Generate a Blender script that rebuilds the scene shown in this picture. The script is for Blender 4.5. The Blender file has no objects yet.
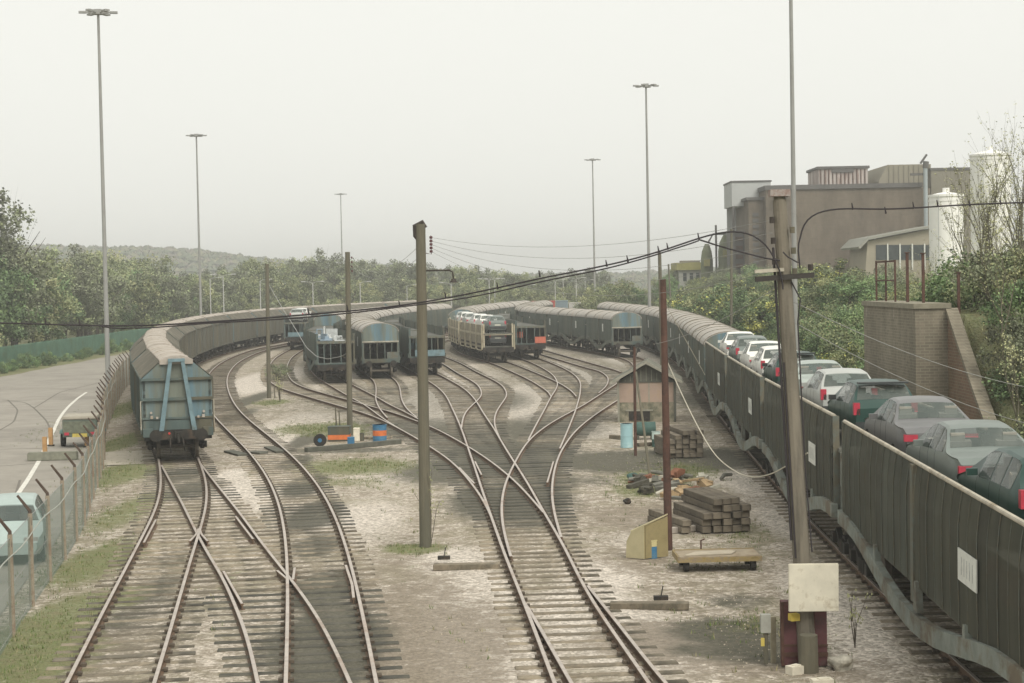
import bpy, bmesh, math, random
from mathutils import Vector, Matrix, noise as mnoise
random.seed(7)
PI=math.pi
SC=bpy.context.scene
COL=SC.collection
# ------------------------------------------------------------------ camera
CZ=6.80; PITCH=0.0344; ROLL=0.0194; F=1750.0
def unproject(px,py):
    x=px-512.0; y=py-341.5
    c,s=math.cos(ROLL),math.sin(ROLL)
    X=c*x-s*y; Y=s*x+c*y
    dx=X/F; dz=-Y/F
    cp,sp=math.cos(PITCH),math.sin(PITCH)
    return (dx, cp+sp*dz, -sp+cp*dz)
def U(px,py,z=0.0):
    dx,dy,dz=unproject(px,py)
    t=(z-CZ)/dz
    return Vector((dx*t,dy*t,z))
def W(px,py,D):
    dx,dy,dz=unproject(px,py)
    t=D/dy
    return Vector((dx*t,D,CZ+dz*t))
cam=bpy.data.cameras.new('camera'); camo=bpy.data.objects.new('camera',cam); COL.objects.link(camo)
c,s=math.cos(ROLL),math.sin(ROLL)
r0=Vector((1,0,0)); f0=Vector((0,math.cos(PITCH),-math.sin(PITCH))); u0=Vector((0,math.sin(PITCH),math.cos(PITCH)))
rr=c*r0-s*u0; uu=s*r0+c*u0
M=Matrix((rr,uu,-f0)).transposed().to_4x4(); M.translation=Vector((0,0,CZ))
camo.matrix_world=M
cam.sensor_width=36; cam.lens=36*F/1024; cam.clip_start=0.1; cam.clip_end=6000
SC.camera=camo
SC.view_settings.view_transform='Standard'; SC.view_settings.look='None'; SC.view_settings.exposure=0.32; SC.view_settings.gamma=1
# ------------------------------------------------------------------ world + sun
w=bpy.data.worlds.new('World'); SC.world=w; w.use_nodes=True
nt=w.node_tree; nt.nodes.clear()
out=nt.nodes.new('ShaderNodeOutputWorld'); bg=nt.nodes.new('ShaderNodeBackground')
sky=nt.nodes.new('ShaderNodeTexSky'); sky.sky_type='NISHITA'; sky.sun_disc=False
SUN_EL=math.radians(48); SUN_ROT=math.radians(150)
sky.sun_elevation=SUN_EL; sky.sun_rotation=SUN_ROT; sky.air_density=1.0; sky.dust_density=4.0; sky.ozone_density=1
hs=nt.nodes.new('ShaderNodeHueSaturation'); hs.inputs['Saturation'].default_value=0.1
mx=nt.nodes.new('ShaderNodeMix'); mx.data_type='RGBA'; mx.inputs[0].default_value=0.88
mx.inputs[7].default_value=(7.35,7.35,6.85,1)
nt.links.new(sky.outputs[0],hs.inputs['Color']); nt.links.new(hs.outputs[0],mx.inputs[6])
nt.links.new(mx.outputs[2],bg.inputs[0]); bg.inputs[1].default_value=0.112
nt.links.new(bg.outputs[0],out.inputs[0])
sl=bpy.data.lights.new('sun','SUN'); sl.energy=2.3; sl.angle=math.radians(35); sl.color=(1,0.96,0.88)
so=bpy.data.objects.new('sun',sl); COL.objects.link(so)
sd=Vector((math.sin(SUN_ROT)*math.cos(SUN_EL),math.cos(SUN_ROT)*math.cos(SUN_EL),math.sin(SUN_EL)))
so.rotation_euler=sd.to_track_quat('Z','Y').to_euler(); so.location=(0,0,60)
# ------------------------------------------------------------------ materials
MATS={}
def mat(name,col,rough=0.85,var=0.25,scale=3.0,col2=None,f2=0.5,s2=1.0,bump=0.0,metal=0.0,streak=False,alpha=1.0,rnd=0.0,spec=0.3,bscale=None):
    if name in MATS: return MATS[name]
    m=bpy.data.materials.new(name); m.use_nodes=True; n=m.node_tree; b=n.nodes['Principled BSDF']
    b.inputs['Roughness'].default_value=rough; b.inputs['Metallic'].default_value=metal
    b.inputs['Specular IOR Level'].default_value=spec
    tc=n.nodes.new('ShaderNodeTexCoord')
    mp=n.nodes.new('ShaderNodeMapping'); n.links.new(tc.outputs['Object'],mp.inputs[0])
    if streak: mp.inputs['Scale'].default_value=(1,1,0.12)
    nz=n.nodes.new('ShaderNodeTexNoise'); nz.inputs['Scale'].default_value=scale; nz.inputs['Detail'].default_value=5; nz.inputs['Roughness'].default_value=0.65
    n.links.new(mp.outputs[0],nz.inputs['Vector'])
    r=n.nodes.new('ShaderNodeMapRange'); r.inputs[1].default_value=0.3; r.inputs[2].default_value=0.7
    r.inputs[3].default_value=1-var; r.inputs[4].default_value=1+var
    n.links.new(nz.outputs[0],r.inputs[0])
    base=n.nodes.new('ShaderNodeRGB'); base.outputs[0].default_value=(*col,1); cur=base.outputs[0]
    if col2:
        n2=n.nodes.new('ShaderNodeTexNoise'); n2.inputs['Scale'].default_value=s2; n2.inputs['Detail'].default_value=6; n2.inputs['Roughness'].default_value=0.7
        n.links.new(mp.outputs[0],n2.inputs['Vector'])
        r2=n.nodes.new('ShaderNodeMapRange'); r2.inputs[1].default_value=f2-0.07; r2.inputs[2].default_value=f2+0.07
        n.links.new(n2.outputs[0],r2.inputs[0])
        mm=n.nodes.new('ShaderNodeMix'); mm.data_type='RGBA'; n.links.new(r2.outputs[0],mm.inputs[0]); n.links.new(cur,mm.inputs[6]); mm.inputs[7].default_value=(*col2,1); cur=mm.outputs[2]
    mu=n.nodes.new('ShaderNodeMix'); mu.data_type='RGBA'; mu.blend_type='MULTIPLY'; mu.inputs[0].default_value=1
    n.links.new(cur,mu.inputs[6]); n.links.new(r.outputs[0],mu.inputs[7]); cur=mu.outputs[2]
    if rnd:
        oi=n.nodes.new('ShaderNodeObjectInfo'); r3=n.nodes.new('ShaderNodeMapRange'); r3.inputs[3].default_value=1-rnd; r3.inputs[4].default_value=1+rnd
        n.links.new(oi.outputs['Random'],r3.inputs[0]); m3=n.nodes.new('ShaderNodeMix'); m3.data_type='RGBA'; m3.blend_type='MULTIPLY'; m3.inputs[0].default_value=1
        n.links.new(cur,m3.inputs[6]); n.links.new(r3.outputs[0],m3.inputs[7]); cur=m3.outputs[2]
    n.links.new(cur,b.inputs['Base Color'])
    if bump:
        nb=nz
        if bscale:
            nb=n.nodes.new('ShaderNodeTexNoise'); nb.inputs['Scale'].default_value=bscale; nb.inputs['Detail'].default_value=4; n.links.new(tc.outputs['Object'],nb.inputs['Vector'])
        bp=n.nodes.new('ShaderNodeBump'); bp.inputs['Strength'].default_value=1; bp.inputs['Distance'].default_value=bump
        n.links.new(nb.outputs[0],bp.inputs['Height']); n.links.new(bp.outputs[0],b.inputs['Normal'])
    if alpha<1:
        b.inputs['Alpha'].default_value=alpha
    MATS[name]=m; return m
# ------------------------------------------------------------------ mesh builder
class MB:
    def __init__(s): s.v=[]; s.f=[]; s.m=[]; s.smooth=False
    def poly(s,pts,mi=0):
        b=len(s.v); s.v+= [tuple(p) for p in pts]; s.f.append(tuple(range(b,b+len(pts)))); s.m.append(mi)
    def box(s,c,d,rz=0,mi=0,rx=0,ry=0):
        hx,hy,hz=d[0]/2,d[1]/2,d[2]/2; b=len(s.v)
        R=Matrix.Rotation(rz,3,'Z')@Matrix.Rotation(ry,3,'Y')@Matrix.Rotation(rx,3,'X'); C=Vector(c)
        for z in(-hz,hz):
            for x,y in((-hx,-hy),(hx,-hy),(hx,hy),(-hx,hy)): s.v.append(tuple(C+R@Vector((x,y,z))))
        for q in((0,3,2,1),(4,5,6,7),(0,1,5,4),(1,2,6,5),(2,3,7,6),(3,0,4,7)):
            s.f.append(tuple(b+i for i in q)); s.m.append(mi)
        return s
    def bx(s,x0,x1,y0,y1,z0,z1,mi=0): return s.box(((x0+x1)/2,(y0+y1)/2,(z0+z1)/2),(x1-x0,y1-y0,z1-z0),0,mi)
    def tube(s,pts,r,n=8,mi=0,cap=True):
        pts=[Vector(p) for p in pts]; rs=r if isinstance(r,(list,tuple)) else [r]*len(pts)
        b=len(s.v); N=len(pts); up=None
        for i,p in enumerate(pts):
            d=(pts[min(i+1,N-1)]-pts[max(i-1,0)]).normalized()
            if up is None:
                up=Vector((0,0,1)) if abs(d.z)<0.9 else Vector((0,1,0))
            a=d.cross(up).normalized(); q=a.cross(d).normalized(); up=q
            for k in range(n):
                t=2*PI*k/n; s.v.append(tuple(p+(a*math.cos(t)+q*math.sin(t))*rs[i]))
        for i in range(N-1):
            for k in range(n):
                s.f.append((b+i*n+k,b+i*n+(k+1)%n,b+(i+1)*n+(k+1)%n,b+(i+1)*n+k)); s.m.append(mi)
        if cap:
            s.f.append(tuple(b+k for k in range(n))[::-1]); s.m.append(mi)
            s.f.append(tuple(b+(N-1)*n+k for k in range(n))); s.m.append(mi)
        return s
    def cyl(s,c,r,h,n=16,mi=0,axis='z',r2=None):
        c=Vector(c); a={'x':Vector((1,0,0)),'y':Vector((0,1,0)),'z':Vector((0,0,1))}[axis]
        return s.tube([c-a*h/2,c+a*h/2],[r,r if r2 is None else r2],n,mi)
    def prism(s,prof,y0,y1,mi=0,axis='y'):
        b=len(s.v); n=len(prof)
        for y in(y0,y1):
            for p in prof:
                s.v.append((p[0],y,p[1]) if axis=='y' else ((y,p[0],p[1]) if axis=='x' else (p[0],p[1],y)))
        for i in range(n):
            s.f.append((b+i,b+(i+1)%n,b+n+(i+1)%n,b+n+i)); s.m.append(mi)
        s.f.append(tuple(b+i for i in range(n))[::-1]); s.m.append(mi)
        s.f.append(tuple(b+n+i for i in range(n))); s.m.append(mi)
        return s
    def sweep(s,pts,prof,mis=None,closed=True):
        # pts: list of Vector centreline, prof list of (side, up)
        b=len(s.v); N=len(pts); n=len(prof)
        for i,p in enumerate(pts):
            d=(pts[min(i+1,N-1)]-pts[max(i-1,0)]); d=Vector((d.x,d.y,0)).normalized(); a=Vector((d.y,-d.x,0))
            for u,h in prof: s.v.append((p.x+a.x*u,p.y+a.y*u,p.z+h))
        rng=range(n) if closed else range(n-1)
        for i in range(N-1):
            for k in rng:
                s.f.append((b+i*n+k,b+i*n+(k+1)%n,b+(i+1)*n+(k+1)%n,b+(i+1)*n+k)); s.m.append(mis[k] if mis else 0)
        if closed:
            s.f.append(tuple(b+k for k in range(n))[::-1]); s.m.append(0)
            s.f.append(tuple(b+(N-1)*n+k for k in range(n))); s.m.append(0)
        return s
    def mesh(s,name,mats):
        me=bpy.data.meshes.new(name); me.from_pydata(s.v,[],s.f); 
        for m in (mats if isinstance(mats,(list,tuple)) else [mats]): me.materials.append(m)
        me.polygons.foreach_set('material_index',s.m)
        me.update()
        bm=bmesh.new(); bm.from_mesh(me); bmesh.ops.recalc_face_normals(bm,faces=bm.faces); bm.to_mesh(me); bm.free()
        if s.smooth:
            for p in me.polygons: p.use_smooth=True
            bm=bmesh.new(); bm.from_mesh(me)
            for e in bm.edges:
                if len(e.link_faces)==2 and e.calc_face_angle(0)>0.42: e.smooth=False
            bm.to_mesh(me); bm.free()
        return me
    def build(s,name,mats,parent=None,loc=None,rz=0,fixn=True):
        me=s.mesh(name,mats); o=bpy.data.objects.new(name,me); COL.objects.link(o)
        if parent: o.parent=parent
        if loc is not None: o.location=loc
        o.rotation_euler.z=rz
        return o
def empty(name,loc=(0,0,0),rz=0):
    o=bpy.data.objects.new(name,None); o.empty_display_size=0.3; COL.objects.link(o); o.location=loc; o.rotation_euler.z=rz; return o
def tag(o,label=None,cat=None,group=None,kind=None):
    if label: o['label']=label
    if cat: o['category']=cat
    if group: o['group']=group
    if kind: o['kind']=kind
    return o
def kids(o): return [c for c in ALLK.get(o.name,[])]
def copy_tree(o,loc,rz,label=None,scale=None,matmap=None):
    def rec(a,par):
        b=a.copy(); COL.objects.link(b)
        if par: b.parent=par
        if matmap and a.type=='MESH':
            for sl in b.material_slots:
                if sl.material and sl.material.name in matmap:
                    sl.link='OBJECT'; sl.material=matmap[sl.material.name]
        for ch in list(a.children): rec(ch,b)
        return b
    r=rec(o,None); r.location=loc; r.rotation_euler=(0,0,rz)
    if scale: r.scale=scale
    if label: r['label']=label
    return r
def inst(me,name,loc,rz=0,scale=(1,1,1)):
    o=bpy.data.objects.new(name,me); COL.objects.link(o); o.location=loc; o.rotation_euler.z=rz; o.scale=scale; return o
# ------------------------------------------------------------------ polylines
def resample(P,st):
    P=[Vector(p) for p in P]; out=[P[0].copy()]; acc=0
    for a,b in zip(P[:-1],P[1:]):
        L=(b-a).length
        if L<1e-6: continue
        t=st-acc
        while t<=L: out.append(a.lerp(b,t/L)); t+=st
        acc=L-(t-st)
    if (out[-1]-P[-1]).length>1e-3: out.append(P[-1].copy())
    return out
def smooth(P,k,it=1):
    P=[p.copy() for p in P]
    for _ in range(it):
        Q=[p.copy() for p in P]; n=len(P)
        for i in range(1,n-1):
            m=min(k,i,n-1-i)
            Q[i]=sum((P[j] for j in range(i-m,i+m+1)),Vector((0,0,0)))/(2*m+1)
        P=Q
    return P
def at_s(P,s):
    for a,b in zip(P[:-1],P[1:]):
        L=(b-a).length
        if s<=L: return a.lerp(b,s/L)
        s-=L
    return P[-1]+(P[-1]-P[-2]).normalized()*s
def near_pt(P,q):
    best=1e9;bp=None;bi=0
    for i in range(len(P)-1):
        a=P[i];b=P[i+1];d=b-a;t=(q-a).dot(d)/max(d.dot(d),1e-9);t=min(1,max(0,t));p=a+d*t;e=(p-q).length
        if e<best: best=e;bp=p;bi=i
    return bp,best,bi
def s_of(P,q):
    bp,e,bi=near_pt(P,q); return sum((P[i+1]-P[i]).length for i in range(bi))+(bp-P[bi]).length
HAZE=0.0008
R={
'L1':[(68.1,679.5),(98,620),(130.2,559),(147.6,526),(156.4,508.5),(160.8,491),(161.3,475),(158,457.6)],
'R1':[(155,679.5),(166.5,642.6),(177,605.7),(190,561),(198,535),(205.6,512),(207.3,496),(206.5,480),(200,463)],
'L2':[(257.3,679.5),(251.6,651.4),(244.6,626.8),(235.8,605.7),(222,574),(212,560),(198.2,535),(182.7,503.3),(172.2,484),(161.6,464.6)],
'R2':[(349.2,679.5),(339.5,656.7),(329,635.6),(318.4,616),(302.6,593.4),(292,579.3),(275.6,559.5),(256.5,535),(242.5,515.6),(228.4,498),(212.6,478.7),(200.3,462.8)],
'L3':[(285.4,679.5),(286.8,639),(288.6,604),(288.2,560),(287.3,536.7),(283.8,515.6),(277.7,494.5),(267,473.4),(253,454),(236.5,440),(216.7,420)],
'R3':[(376.4,679.5),(369.4,637.3),(360.6,597),(351.5,560),(345,532.5),(334.3,505.8),(320,481),(309.3,471.6),(291.7,452.3),(275.3,439.8),(259.8,427),(244,416.6),(235.2,406),(229,393.8),(226,381.5),(229,371),(238.7,361),(254.5,353.4),(270.3,348),(282.6,345.5)],
'CAl':[(553.6,679.5),(543,651.4),(533.4,626.8),(524.6,602),(515.8,581),(506.4,560),(498,535),(491,515.6),(486.6,503),(481.3,487.5),(475.2,468),(469,450.5),(465.5,440),(461.3,427.9),(456,415.6),(450.7,405),(446.3,392.7),(438.4,386.6),(427,380.4)],
'CAr':[(646.8,679.5),(630,655),(614.2,632),(598.4,611),(587.9,597),(571.5,560),(561.3,540),(543.7,512),(529.7,485.7),(517.3,466.4),(510.3,455.8),(500.7,440),(494,428),(487.6,419),(480.6,408.5),(475.3,398),(468.3,389),(456,382),(440,375)],
'CBl':[(570.3,679.5),(556.2,655),(542.2,630),(532.5,612.7),(524.6,602)],
'CBr':[(664.3,679.5),(645.9,658.4),(630,637.3),(612.5,614.5),(598.4,598.7),(587.9,584.6)],
'C1l':[(491,515.6),(486.6,503),(475.2,487.5),(462.8,471.6),(450.5,459.3),(440,452.3),(427,444.6),(418.2,438.4),(401.5,429.6),(384,420),(366.4,413),(350.5,408.5),(323,401),(298.4,393),(280.9,386)],
'C1r':[(543.7,512),(533,499.8),(522.6,487.5),(509.4,475),(498,466.4),(485.7,456.7),(463,443),(445.5,433),(428,424.4),(417.3,421),(392,411),(368,406),(357.6,401.5),(340,396.6),(316,390.3),(298.4,385),(288,378),(286,371)],
'C3l':[(461.3,427.9),(463,415.6),(467.4,408.5),(476.2,401.5),(483.2,393.6),(485,385.7),(479,377.8),(466.5,372.5),(448,366.4)],
'C3r':[(500.7,440),(493.8,424.4),(494.7,413.8),(500,405),(507,396),(508.7,386.6),(501.7,378.7),(489.4,371.6),(470,366.4),(450,359.3)],
'CRl':[(511,556),(506,542),(501.5,522.6),(500.7,505),(503.3,487.5),(508.6,473.4),(515.6,461),(520.9,450.5),(528,440),(537.8,431.4),(552.7,421),(572,411),(588,402.4),(605.5,392),(621.3,384)],
'CRr':[(561.3,536.7),(556,521),(551.6,501.5),(551.6,484),(554.3,468),(559.5,452.3),(565,443.7),(575.6,429.6),(593,415.6),(609,405),(621.3,398)],
'C4l':[(528,440),(535,426),(544,410),(551,396),(557,387.5),(559,377),(552.7,370),(540.4,364.6),(526.4,361)],
'C4r':[(559.8,448),(568.5,428),(575.6,410),(580,394.5),(580.9,382),(577.4,373.4),(566.8,366.4),(552.7,361),(537,358.5)],
'T6l':[(551,396),(547.5,389),(535,380.4),(517.6,372.5),(500,366.4)],
'T6r':[(576.4,396),(570.3,388.3),(558,381.3),(540.4,375),(522.8,368),(505.3,362.8)],
'T3l':[(401.5,429.6),(384,419),(366,405),(350,396),(340,390)],
'T3r':[(419,419),(406.8,412),(392.7,406),(375,396),(354,385)],
'T4l':[(387.5,417.4),(380.4,410),(376,401.5),(375,392.7),(377.8,382)],
'T4r':[(417,417),(408.6,411),(403,403),(399.8,392.7),(400.6,384)],
'C5l':[(598.4,392.7),(607,385.7),(609,377),(602,371.6),(588,365.5),(570,359.3),(538.7,353)],
'C5r':[(621,371.6),(605.5,364.6),(584.4,357.6),(561.5,352.3),(542,348)],
}
# ------------------------------------------------------------------ tracks
RT=0.155   # rail top above sleepers
TR={}
def wp(key): 
    P=resample([U(x,y,RT) for x,y in R[key]],0.5)
    return smooth(P,3,3)
def v3(x,y): return Vector((x,y,RT))
def centre(l,r):
    A,B=wp(l),wp(r); out=[]
    for p in A:
        q,e,bi=near_pt(B,p)
        if e<2.1 and e>1.0: out.append((p+q)/2)
    return smooth(resample(out,0.5),6,4)
def ext(C,front=None,back=None):
    P=list(C)
    if front: P=[v3(*f) for f in front]+P
    if back: P=P+[v3(*f) for f in back]
    return smooth(resample(P,0.5),8,5)
def offs(C,o):
    out=[];N=len(C)
    for i,p in enumerate(C):
        d=(C[min(i+1,N-1)]-C[max(i-1,0)]).normalized(); out.append(p+Vector((d.y,-d.x,0))*o)
    return out
def lin(C,D):  # extend the near end straight to y=D
    a=C[0]; b=C[8]; d=(a-b).normalized(); t=(a.y-D)/-d.y
    return [a+d*t]+C
# names: key -> (left,right,mode,front,back)
c_T1=centre('L1','R1')
T1path=[(-16.3,81),(-19.2,94),(-22.5,110),(-25.5,128),(-28.4,152),(-29.6,173),(-29.7,192),(-28.2,215),(-23.8,240),(-16,268),(-5,300)]
cents={}
cents['T1']=ext(lin(c_T1,14),back=[(-12.6,66.9)]+T1path)
c2=centre('L2','R2'); cents['T1b']=smooth(resample(lin(c2,14)+[cents['T1'][int(0)]*0+near_pt(cents['T1'],v3(-12.2,62))[0]],0.5),4,3)
c3=centre('L3','R3'); c3=[p for p in c3 if p.y<84]
R3w=wp('R3'); farR3=[p for p in R3w if p.y>88]; 
c3far=[p for p in offs(farR3,-0.75)]
cents['T1c']=ext(lin(c3,14)+c3far,back=[(-26.1,190),(-24.9,212),(-20.6,238),(-12.8,264),(-2,296)])
cc=centre('CAl','CAr'); cents['CA']=ext(lin(cc,14),back=[(-8.6,145),(-11.2,159),(-12.6,174),(-12.4,192),(-10.8,211),(-7,237),(1,265),(12,295)])
cb=[(a+b)/2 for a,b in [(p,near_pt(wp('CBr'),p)[0]) for p in wp('CBl')]]
cents['CB']=lin(smooth(resample(cb,0.5),5,3),14)
c1=centre('C1l','C1r'); c1=[p for p in c1 if p.y<100]
cents['C1']=ext(c1,back=[(-15.5,117),(-18.8,139),(-21.3,162),(-22.6,183),(-22.9,197),(-21.5,213),(-17.6,237),(-9.8,264)])
ct3=centre('T3l','T3r'); cents['T3']=ext([p for p in ct3],back=[(-11.8,118),(-14.6,133),(-16.6,150),(-17.6,166),(-17.6,185),(-15.6,207),(-11.6,234),(-4,262)])
ct4=centre('T4l','T4r'); cents['T4']=ext([p for p in ct4],back=[(-9.2,124),(-11.4,138),(-13.5,154),(-14.7,171),(-14.8,189),(-13,210),(-9,236),(-1,264)])
cx=centre('C3l','C3r'); cents['C3']=ext([p for p in cx if p.y<112],back=[(-3.6,131),(-5.2,147),(-7.6,162),(-9.2,177),(-9.2,193),(-7.4,212),(-3.4,238),(5,264)])
cr=centre('CRl','CRr'); cents['CR']=ext([p for p in cr if p.y<104],back=[(6.6,107),(8.0,115),(9.3,124),(10.2,134),(10.4,142),(10.1,151),(8.0,164),(5.8,176),(3.8,188),(2.2,200),(1.5,213),(2.5,235),(6,262)])
c4=centre('C4l','C4r'); cents['C4']=ext([p for p in c4 if p.y<122],back=[(2.9,137),(1.6,151),(-0.4,166),(-1.5,180),(-1.4,198),(0,216),(3,240),(8,268)])
c6=centre('T6l','T6r'); cents['C6']=ext([p for p in c6 if p.y<122],back=[(0.2,134),(-1.1,146),(-3.6,160),(-5.2,175),(-5.2,192),(-3.6,211),(0,237),(7,264)])
c5=centre('C5l','C5r'); cents['C5']=ext([near_pt(cents['CR'],v3(5,98))[0]]+[p for p in c5 if 106<p.y<128],back=[(4.2,152),(2.6,166),(1.2,180),(0.7,200),(1.2,216),(4,240),(9,266)][:4])
cents['R']=smooth(resample([v3(8.05,8),v3(8.2,20),v3(8.25,29.3),v3(8.32,32.8),v3(8.45,38.4),v3(8.75,47),v3(9.25,58),v3(9.95,71),v3(10.75,85),v3(11.55,98),v3(12.4,112),v3(13.1,124),v3(13.8,140),v3(14.1,155),v3(13.9,170),v3(12.9,190),v3(11.6,212),v3(11,235),v3(12,262),v3(15,290)],0.5),8,5)
LABT={'T1':('leftmost railway track under the long covered wagon train beside the chain link fence','tracks'),
'T1b':('railway track diverging right from the leftmost track in front of the blue wagon end',''),
'T1c':('third railway track from the left with dark oily bed curving past the blue ended wagon',''),
'CA':('main central railway track running up the middle to the middle low open wagon',''),
'CB':('short railway track joining the central track at the points near the bottom edge',''),
'C1':('railway track curving far left behind the blue and orange drum to the small distant train',''),
'T3':('railway track leading to the open deck wagon littered with white scraps',''),
'T4':('railway track with a kink leading to the pale-roofed wagon with the blue hood',''),
'C3':('empty curving railway track between the low open wagon and the cream car wagon',''),
'CR':('railway track swinging right past the corner of the brick hut',''),
'C4':('railway track leading to the dark wagon with the orange panel',''),
'C6':('railway track leading to the cream wagon loaded with cars',''),
'C5':('empty railway track branching left near the hut toward the far green train',''),
'R':('rightmost railway track under the train of screened wagons carrying cars','')}
M_steel=mat('rail_side_rust',(0.13,0.085,0.055),0.8,0.3,9)
M_head=mat('rail_head_steel',(0.45,0.39,0.34),0.38,0.2,4,metal=0.35,col2=(0.3,0.2,0.14),f2=0.62,s2=0.4)
M_sleep=mat('old_sleeper_timber',(0.215,0.18,0.13),0.95,0.4,2.2,col2=(0.105,0.092,0.068),f2=0.52,s2=1.3,rnd=0.35,bump=0.012,bscale=25)
M_chair=mat('rail_chair_iron',(0.095,0.075,0.055),0.85,0.3,6)
PROF=[(-0.07,0.0),(-0.07,0.018),(-0.012,0.03),(-0.012,0.11),(-0.036,0.122),(-0.036,0.15),(-0.028,0.156),(0.028,0.156),(0.036,0.15),(0.036,0.122),(0.012,0.11),(0.012,0.03),(0.07,0.018),(0.07,0.0)]
PM=[0,0,0,0,0,1,1,1,0,0,0,0,0,0]
def sleeper_mesh(w,name):
    mb=MB(); mb.box((0,0,-0.045),(w,0.25,0.17))
    me=mb.mesh(name,[M_sleep,M_chair])
    bm=bmesh.new(); bm.from_mesh(me); bmesh.ops.bevel(bm,geom=list(bm.edges),offset=0.012,segments=1,affect='EDGES'); bm.to_mesh(me); bm.free()
    return me
SLM={}
def sleeper(w):
    k=round(w*5)/5
    if k not in SLM: SLM[k]=sleeper_mesh(k,'sleeper')
    return SLM[k],k
direct={'T1':('L1','R1'),'T1b':('L2','R2'),'CA':('CAl','CAr'),'CB':('CBl','CBr'),'C1':('C1l','C1r'),'C3':('C3l','C3r'),'CR':('CRl','CRr'),'C4':('C4l','C4r'),'C6':('T6l','T6r'),'T3':('T3l','T3r'),'T4':('T4l','T4r'),'C5':('C5l','C5r')}
DLIM={'T1':64,'CA':92,'C1':94,'C3':104,'CR':94,'C4':114,'C6':106,'T3':99,'T4':104,'C5':130}
order=['CA','T1','T1c','C1','CR','T3','T4','C3','C4','C6','C5','T1b','CB','R']
done=[]
zoff=0
for oi,k in enumerate(order):
    C=cents[k]; root=empty('railway_track',(0,0,0)); tag(root,LABT[k][0],'railway track','tracks of the yard')
    zz=-0.0015*oi; RL=[]
    # rails
    for side,sg in ((0,-1),(1,1)):
        P=offs(C,sg*0.752)
        if k in direct:
            Q=wp(direct[k][side]); Q=[q for q in Q if q.y<DLIM.get(k,200)]
            if k in('T1','T1b','CA','CB'): 
                Q=lin(Q,14)
            if k in DLIM:
                # blend the traced rail into the offset rail
                Q=Q or [P[0]]; e=Q[-1]; tail=[p for p in P if p.y>e.y+3]
                Q=resample(Q+tail,0.5); Q=smooth(Q,4,3)
            P=Q
        RL.append(P); mb=MB(); P=[Vector((p.x,p.y,zz)) for p in P]
        # thin out far rails
        mb.sweep(P,PROF,PM); o=mb.build('rail',[M_steel,M_head],root)
    # sleepers
    L=sum((C[i+1]-C[i]).length for i in range(len(C)-1)); s=0.2; n=0; far=MB(); chairs=MB(); nz=0
    while s<L:
        st=0.72
        p=at_s(C,s); p2=at_s(C,s+0.3); d=(p2-p).normalized(); nrm=Vector((d.y,-d.x,0))
        s+=st*(1+random.uniform(-.04,.04)); 
        if p.y>205 or p.y<13: continue
        if any(near_pt(cents[q],p)[1]<2.45 for q in done): continue
        lo,hi=-1.3,1.3
        for q in order[oi+1:]:
            if q=='R': continue
            b,e,bi=near_pt(cents[q],p)
            if e<2.45 and 0<bi<len(cents[q])-3:
                o_=(b-p).dot(nrm); hi=max(hi,o_+1.3); lo=min(lo,o_-1.3)
        wdt=hi-lo+random.uniform(-.08,.08); c0=p+nrm*((hi+lo)/2+random.uniform(-.05,.05))
        ang=math.atan2(nrm.y,nrm.x)+random.uniform(-.012,.012)
        zc=-0.022+random.uniform(-.016,.008)
        if n<100:
            me,kk=sleeper(wdt); o=inst(me,'sleeper',(c0.x,c0.y,zc),ang,(wdt/kk,1,1)); o.parent=root; n+=1
        else:
            far.box((c0.x,c0.y,zc-0.045),(wdt,0.25,0.17),ang)
        if p.y<85:
            for rl in RL:
                bq,eq,bi=near_pt(rl,p)
                if eq>1.2: continue
                for so_ in (-.09,.09):
                    cpt=bq+nrm*so_; chairs.box((cpt.x,cpt.y,0.045),(0.09,0.14,0.05),ang)
    if far.v: tag(far.build('sleeper',M_sleep,root),kind='stuff')
    if chairs.v: tag(chairs.build('rail_chair',M_chair,root),kind='stuff')
    TR[k]=root; done.append(k)
def guard(pts,root):
    P=[U(x,y,RT) for x,y in pts]; P=[Vector((p.x,p.y,-0.012)) for p in resample(P,0.4)]
    MB().sweep(P,PROF,[0]*6+[1]+[0]*7).build('check_rail',[M_steel,M_head],TR[root])
for pts,r_ in [([(143.8,542),(155.9,519)],'T1'),([(189.8,540.5),(196.6,533),(198.6,528)],'T1'),([(199.8,528),(201,533),(207.6,540.5)],'T1b'),([(235.5,515.6),(253,538.4)],'T1b'),
    ([(223.5,570.5),(242,603)],'T1b'),([(277,569.7),(287,578)],'T1b'),([(294.7,567),(293,579)],'T1c'),([(345.7,564.4),(352,583),(353.6,597)],'T1c'),
    ([(475,461),(481.5,474.3)],'CA'),([(459.3,467),(474.3,483)],'C1'),([(553.4,461),(547.2,482)],'CR')]:
    guard(pts,r_)
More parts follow.
